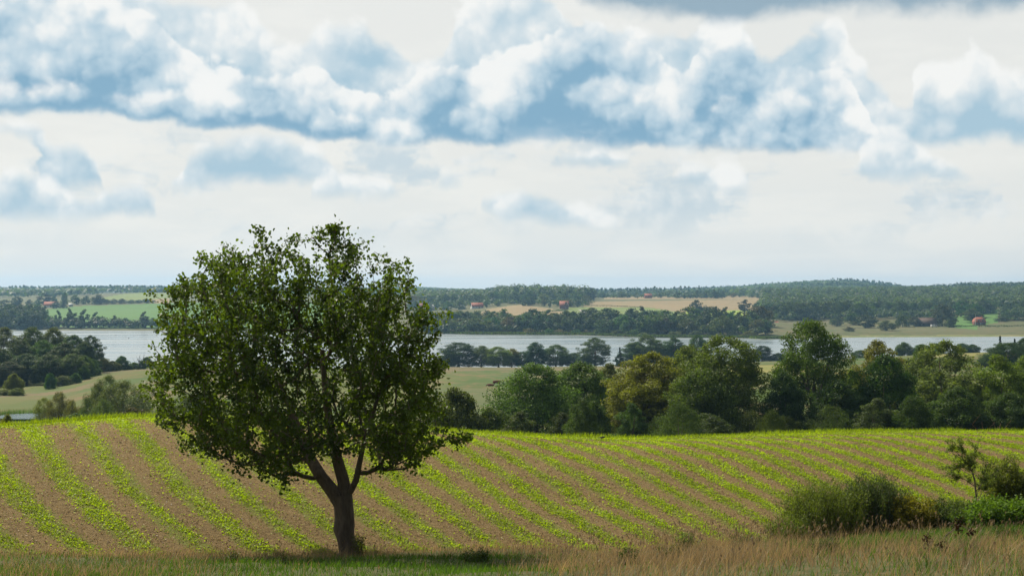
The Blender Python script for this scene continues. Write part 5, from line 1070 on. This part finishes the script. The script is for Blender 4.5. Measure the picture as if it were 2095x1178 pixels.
def van():
    x, y, z = at(1911, 1328); root = tag(link('white_van', None, None, (x, y, z), 0.08), 'white van parked in front of the dark barn', 'van')
    P_ = np.array([(-3, .5), (3, .5), (3, 1.3), (2.4, 1.5), (1.7, 2.4), (-2.9, 2.5), (-3, 2.3)]); n = len(P_)
    V = np.array([(a, yy, b) for yy in (-1, 1) for a, b in P_]); Fs = [(i, (i+1) % n, n+(i+1) % n, n+i) for i in range(n)]
    me = bpy.data.meshes.new('body'); me.from_pydata([tuple(v) for v in V], [], Fs+[tuple(range(n))[::-1], tuple(range(n, 2*n))]); me.materials.append(MATS['trim_white']); link('body', me, root)
    part('windscreen', np.array([(2.43, -.9, 1.52), (2.43, .9, 1.52), (1.76, .9, 2.38), (1.76, -.9, 2.38)]), np.array([(0, 1, 2, 3)]), 'dark_glass', root); part('side_window', *box(.6, 1.7, -1.03, -1.005, 1.55, 2.2), 'dark_glass', root)
    for xx in (-1.9, 1.9):
        for yy in (-.95, .95): w_ = part('wheel', *tube([(xx, yy-.12, .38), (xx, yy-.11, .38), (xx, yy+.11, .38), (xx, yy+.12, .38)], [.05, .38, .38, .05], 12), 'black_wood', root)
van()
# ------------------------------------------------------------------ cattle and birds
plain_mat('red_hide', (0.16, 0.055, 0.025), 0.8, 0.25, 2.0); plain_mat('bird_dark', (0.03, 0.03, 0.032), 0.7, 0.2); plain_mat('bird_grey', (0.20, 0.20, 0.21), 0.7, 0.2)
def skinned(name, J, E, mat, root_i=0, sub=2):
    me = bpy.data.meshes.new(name); me.from_pydata([j[:3] for j in J], E, []); o = bpy.data.objects.new(name, me); COL.objects.link(o)
    sk = o.modifiers.new('skin', 'SKIN'); sk.use_smooth_shade = True
    for v, j in zip(me.skin_vertices[0].data, J): v.radius = (j[3], j[4] if len(j) > 4 else j[3])
    me.skin_vertices[0].data[root_i].use_root = True; ss = o.modifiers.new('subdivision', 'SUBSURF'); ss.levels = ss.render_levels = sub; me.materials.append(MATS[mat]); return o
def cow(px, Y, rz, s, label, lying=False):
    """head towards +x"""
    k = 0.45 if lying else 1.0
    J = [(0, 0, 1.0, .36, .40), (-.55, 0, 1.05, .34, .36), (-.95, 0, 1.1, .26, .26), (.5, 0, 1.02, .36, .40), (.85, 0, 1.1, .24, .30), (1.15, 0, 1.02, .17, .20), (1.4, 0, .78, .15, .16), (1.58, 0, .52, .10, .10), (-1.05, 0, .8, .05, .05), (-1.08, 0, .45, .04, .04)]
    E = [(0, 1), (1, 2), (0, 3), (3, 4), (4, 5), (5, 6), (6, 7), (2, 8), (8, 9)]
    for yy in (-.24, .24):
        b = len(J); J += [(.62, yy, .62, .13), (.64, yy, .34, .075), (.62, yy, .04, .07)]; E += [(3, b), (b, b+1), (b+1, b+2)]
        b = len(J); J += [(-.78, yy, .68, .16), (-.70, yy, .50, .10), (-.86, yy, .32, .07), (-.84, yy, .04, .07)]; E += [(1, b), (b, b+1), (b+1, b+2), (b+2, b+3)]
    for yy in (-.13, .13): b = len(J); J += [(1.36, yy*1.7, .92, .05)]; E += [(6, b)]
    o = skinned('cow', J, E, 'red_hide'); x, y, z = at(px, Y); o.location = (x, y, z-(0.55*s if lying else 0)); o.rotation_euler = (0, 0, rz); o.scale = (s, s, s); tag(o, label, 'cow', 'cattle on the meadow')
cow(1017, 352, 0.1, 1.0, 'reddish brown cow standing on the meadow left of the wood'); cow(1003, 350, math.pi-.2, 0.72, 'small reddish calf lying beside the brown cow', True)
def bird(label, px, py, Y, s, wings, m, rz=0.0):
    x = T(px)*Y; z = CZ-(py-589)/F*Y
    parts = [tube([(-.22, 0, 0), (-.15, 0, .01), (0, 0, 0), (.15, 0, .03), (.24, 0, .05), (.31, 0, .04), (.36, 0, .03)], [.015, .05, .085, .075, .05, .045, .01], 8)]
    if wings:
        for sg in (-1, 1):
            V = np.array([(.09, sg*.04, .05), (-.10, sg*.04, .04), (.10, sg*.30, .20), (-.06, sg*.30, .19), (.0, sg*.62, .14), (-.05, sg*.62, .14)]); V = np.vstack([V, V-[0, 0, .012]])
            parts.append((V, np.array([(0, 1, 3, 2), (2, 3, 5, 4), (7, 6, 8, 9), (9, 8, 10, 11), (0, 2, 8, 6), (2, 4, 10, 8), (1, 7, 9, 3), (3, 9, 11, 5), (4, 5, 11, 10)])))
    else:
        for sg in (-.04, .04): parts.append(tube([(0, sg, -.06), (.01, sg, -.12), (0, sg, -.2)], [.012, .01, .01], 4))
        parts.append(tube([(-.18, 0, .02), (-.3, 0, -.02), (-.4, 0, -.04)], [.04, .03, .02], 4))
    V, Fq = cat(parts); o = link('bird', mesh_data('bird', V, Fq, [MATS[m]], True), None, (float(x), Y, float(z)), rz, (s, s, s)); tag(o, label, 'bird'); return o
bird('grey-winged gull gliding low over the lake at left', 263, 692, 420, 0.85, True, 'bird_dark', 0.7)
o = bird('dark crow standing on the field near the crest', 1231, 914, 60, 0.45, False, 'bird_dark', 0.3); o.location.z = H(o.location.x, 60)+0.09
bird('tiny dark bird high in the sky at right', 1916, 326, 300, 0.4, True, 'bird_dark', 1.2)
finish_rows()
# ---- haze
def haze():
    V, Fq = box(-6000, 6000, -60, 6800, -6.0, CZ+46)
    m = bpy.data.materials.new('haze'); m.use_nodes = True; nt = m.node_tree; nt.nodes.clear()
    out = nt.nodes.new('ShaderNodeOutputMaterial'); pv = nt.nodes.new('ShaderNodeVolumePrincipled')
    pv.inputs['Color'].default_value = (0.38, 0.68, 1.0, 1); pv.inputs['Density'].default_value = 0.000085
    pv.inputs['Anisotropy'].default_value = 0.3
    nt.links.new(pv.outputs[0], out.inputs['Volume'])
    tag(link('haze', mesh_data('haze', V, Fq, [m])), 'pale blue summer haze over the far country', 'haze', kind='stuff')
haze()
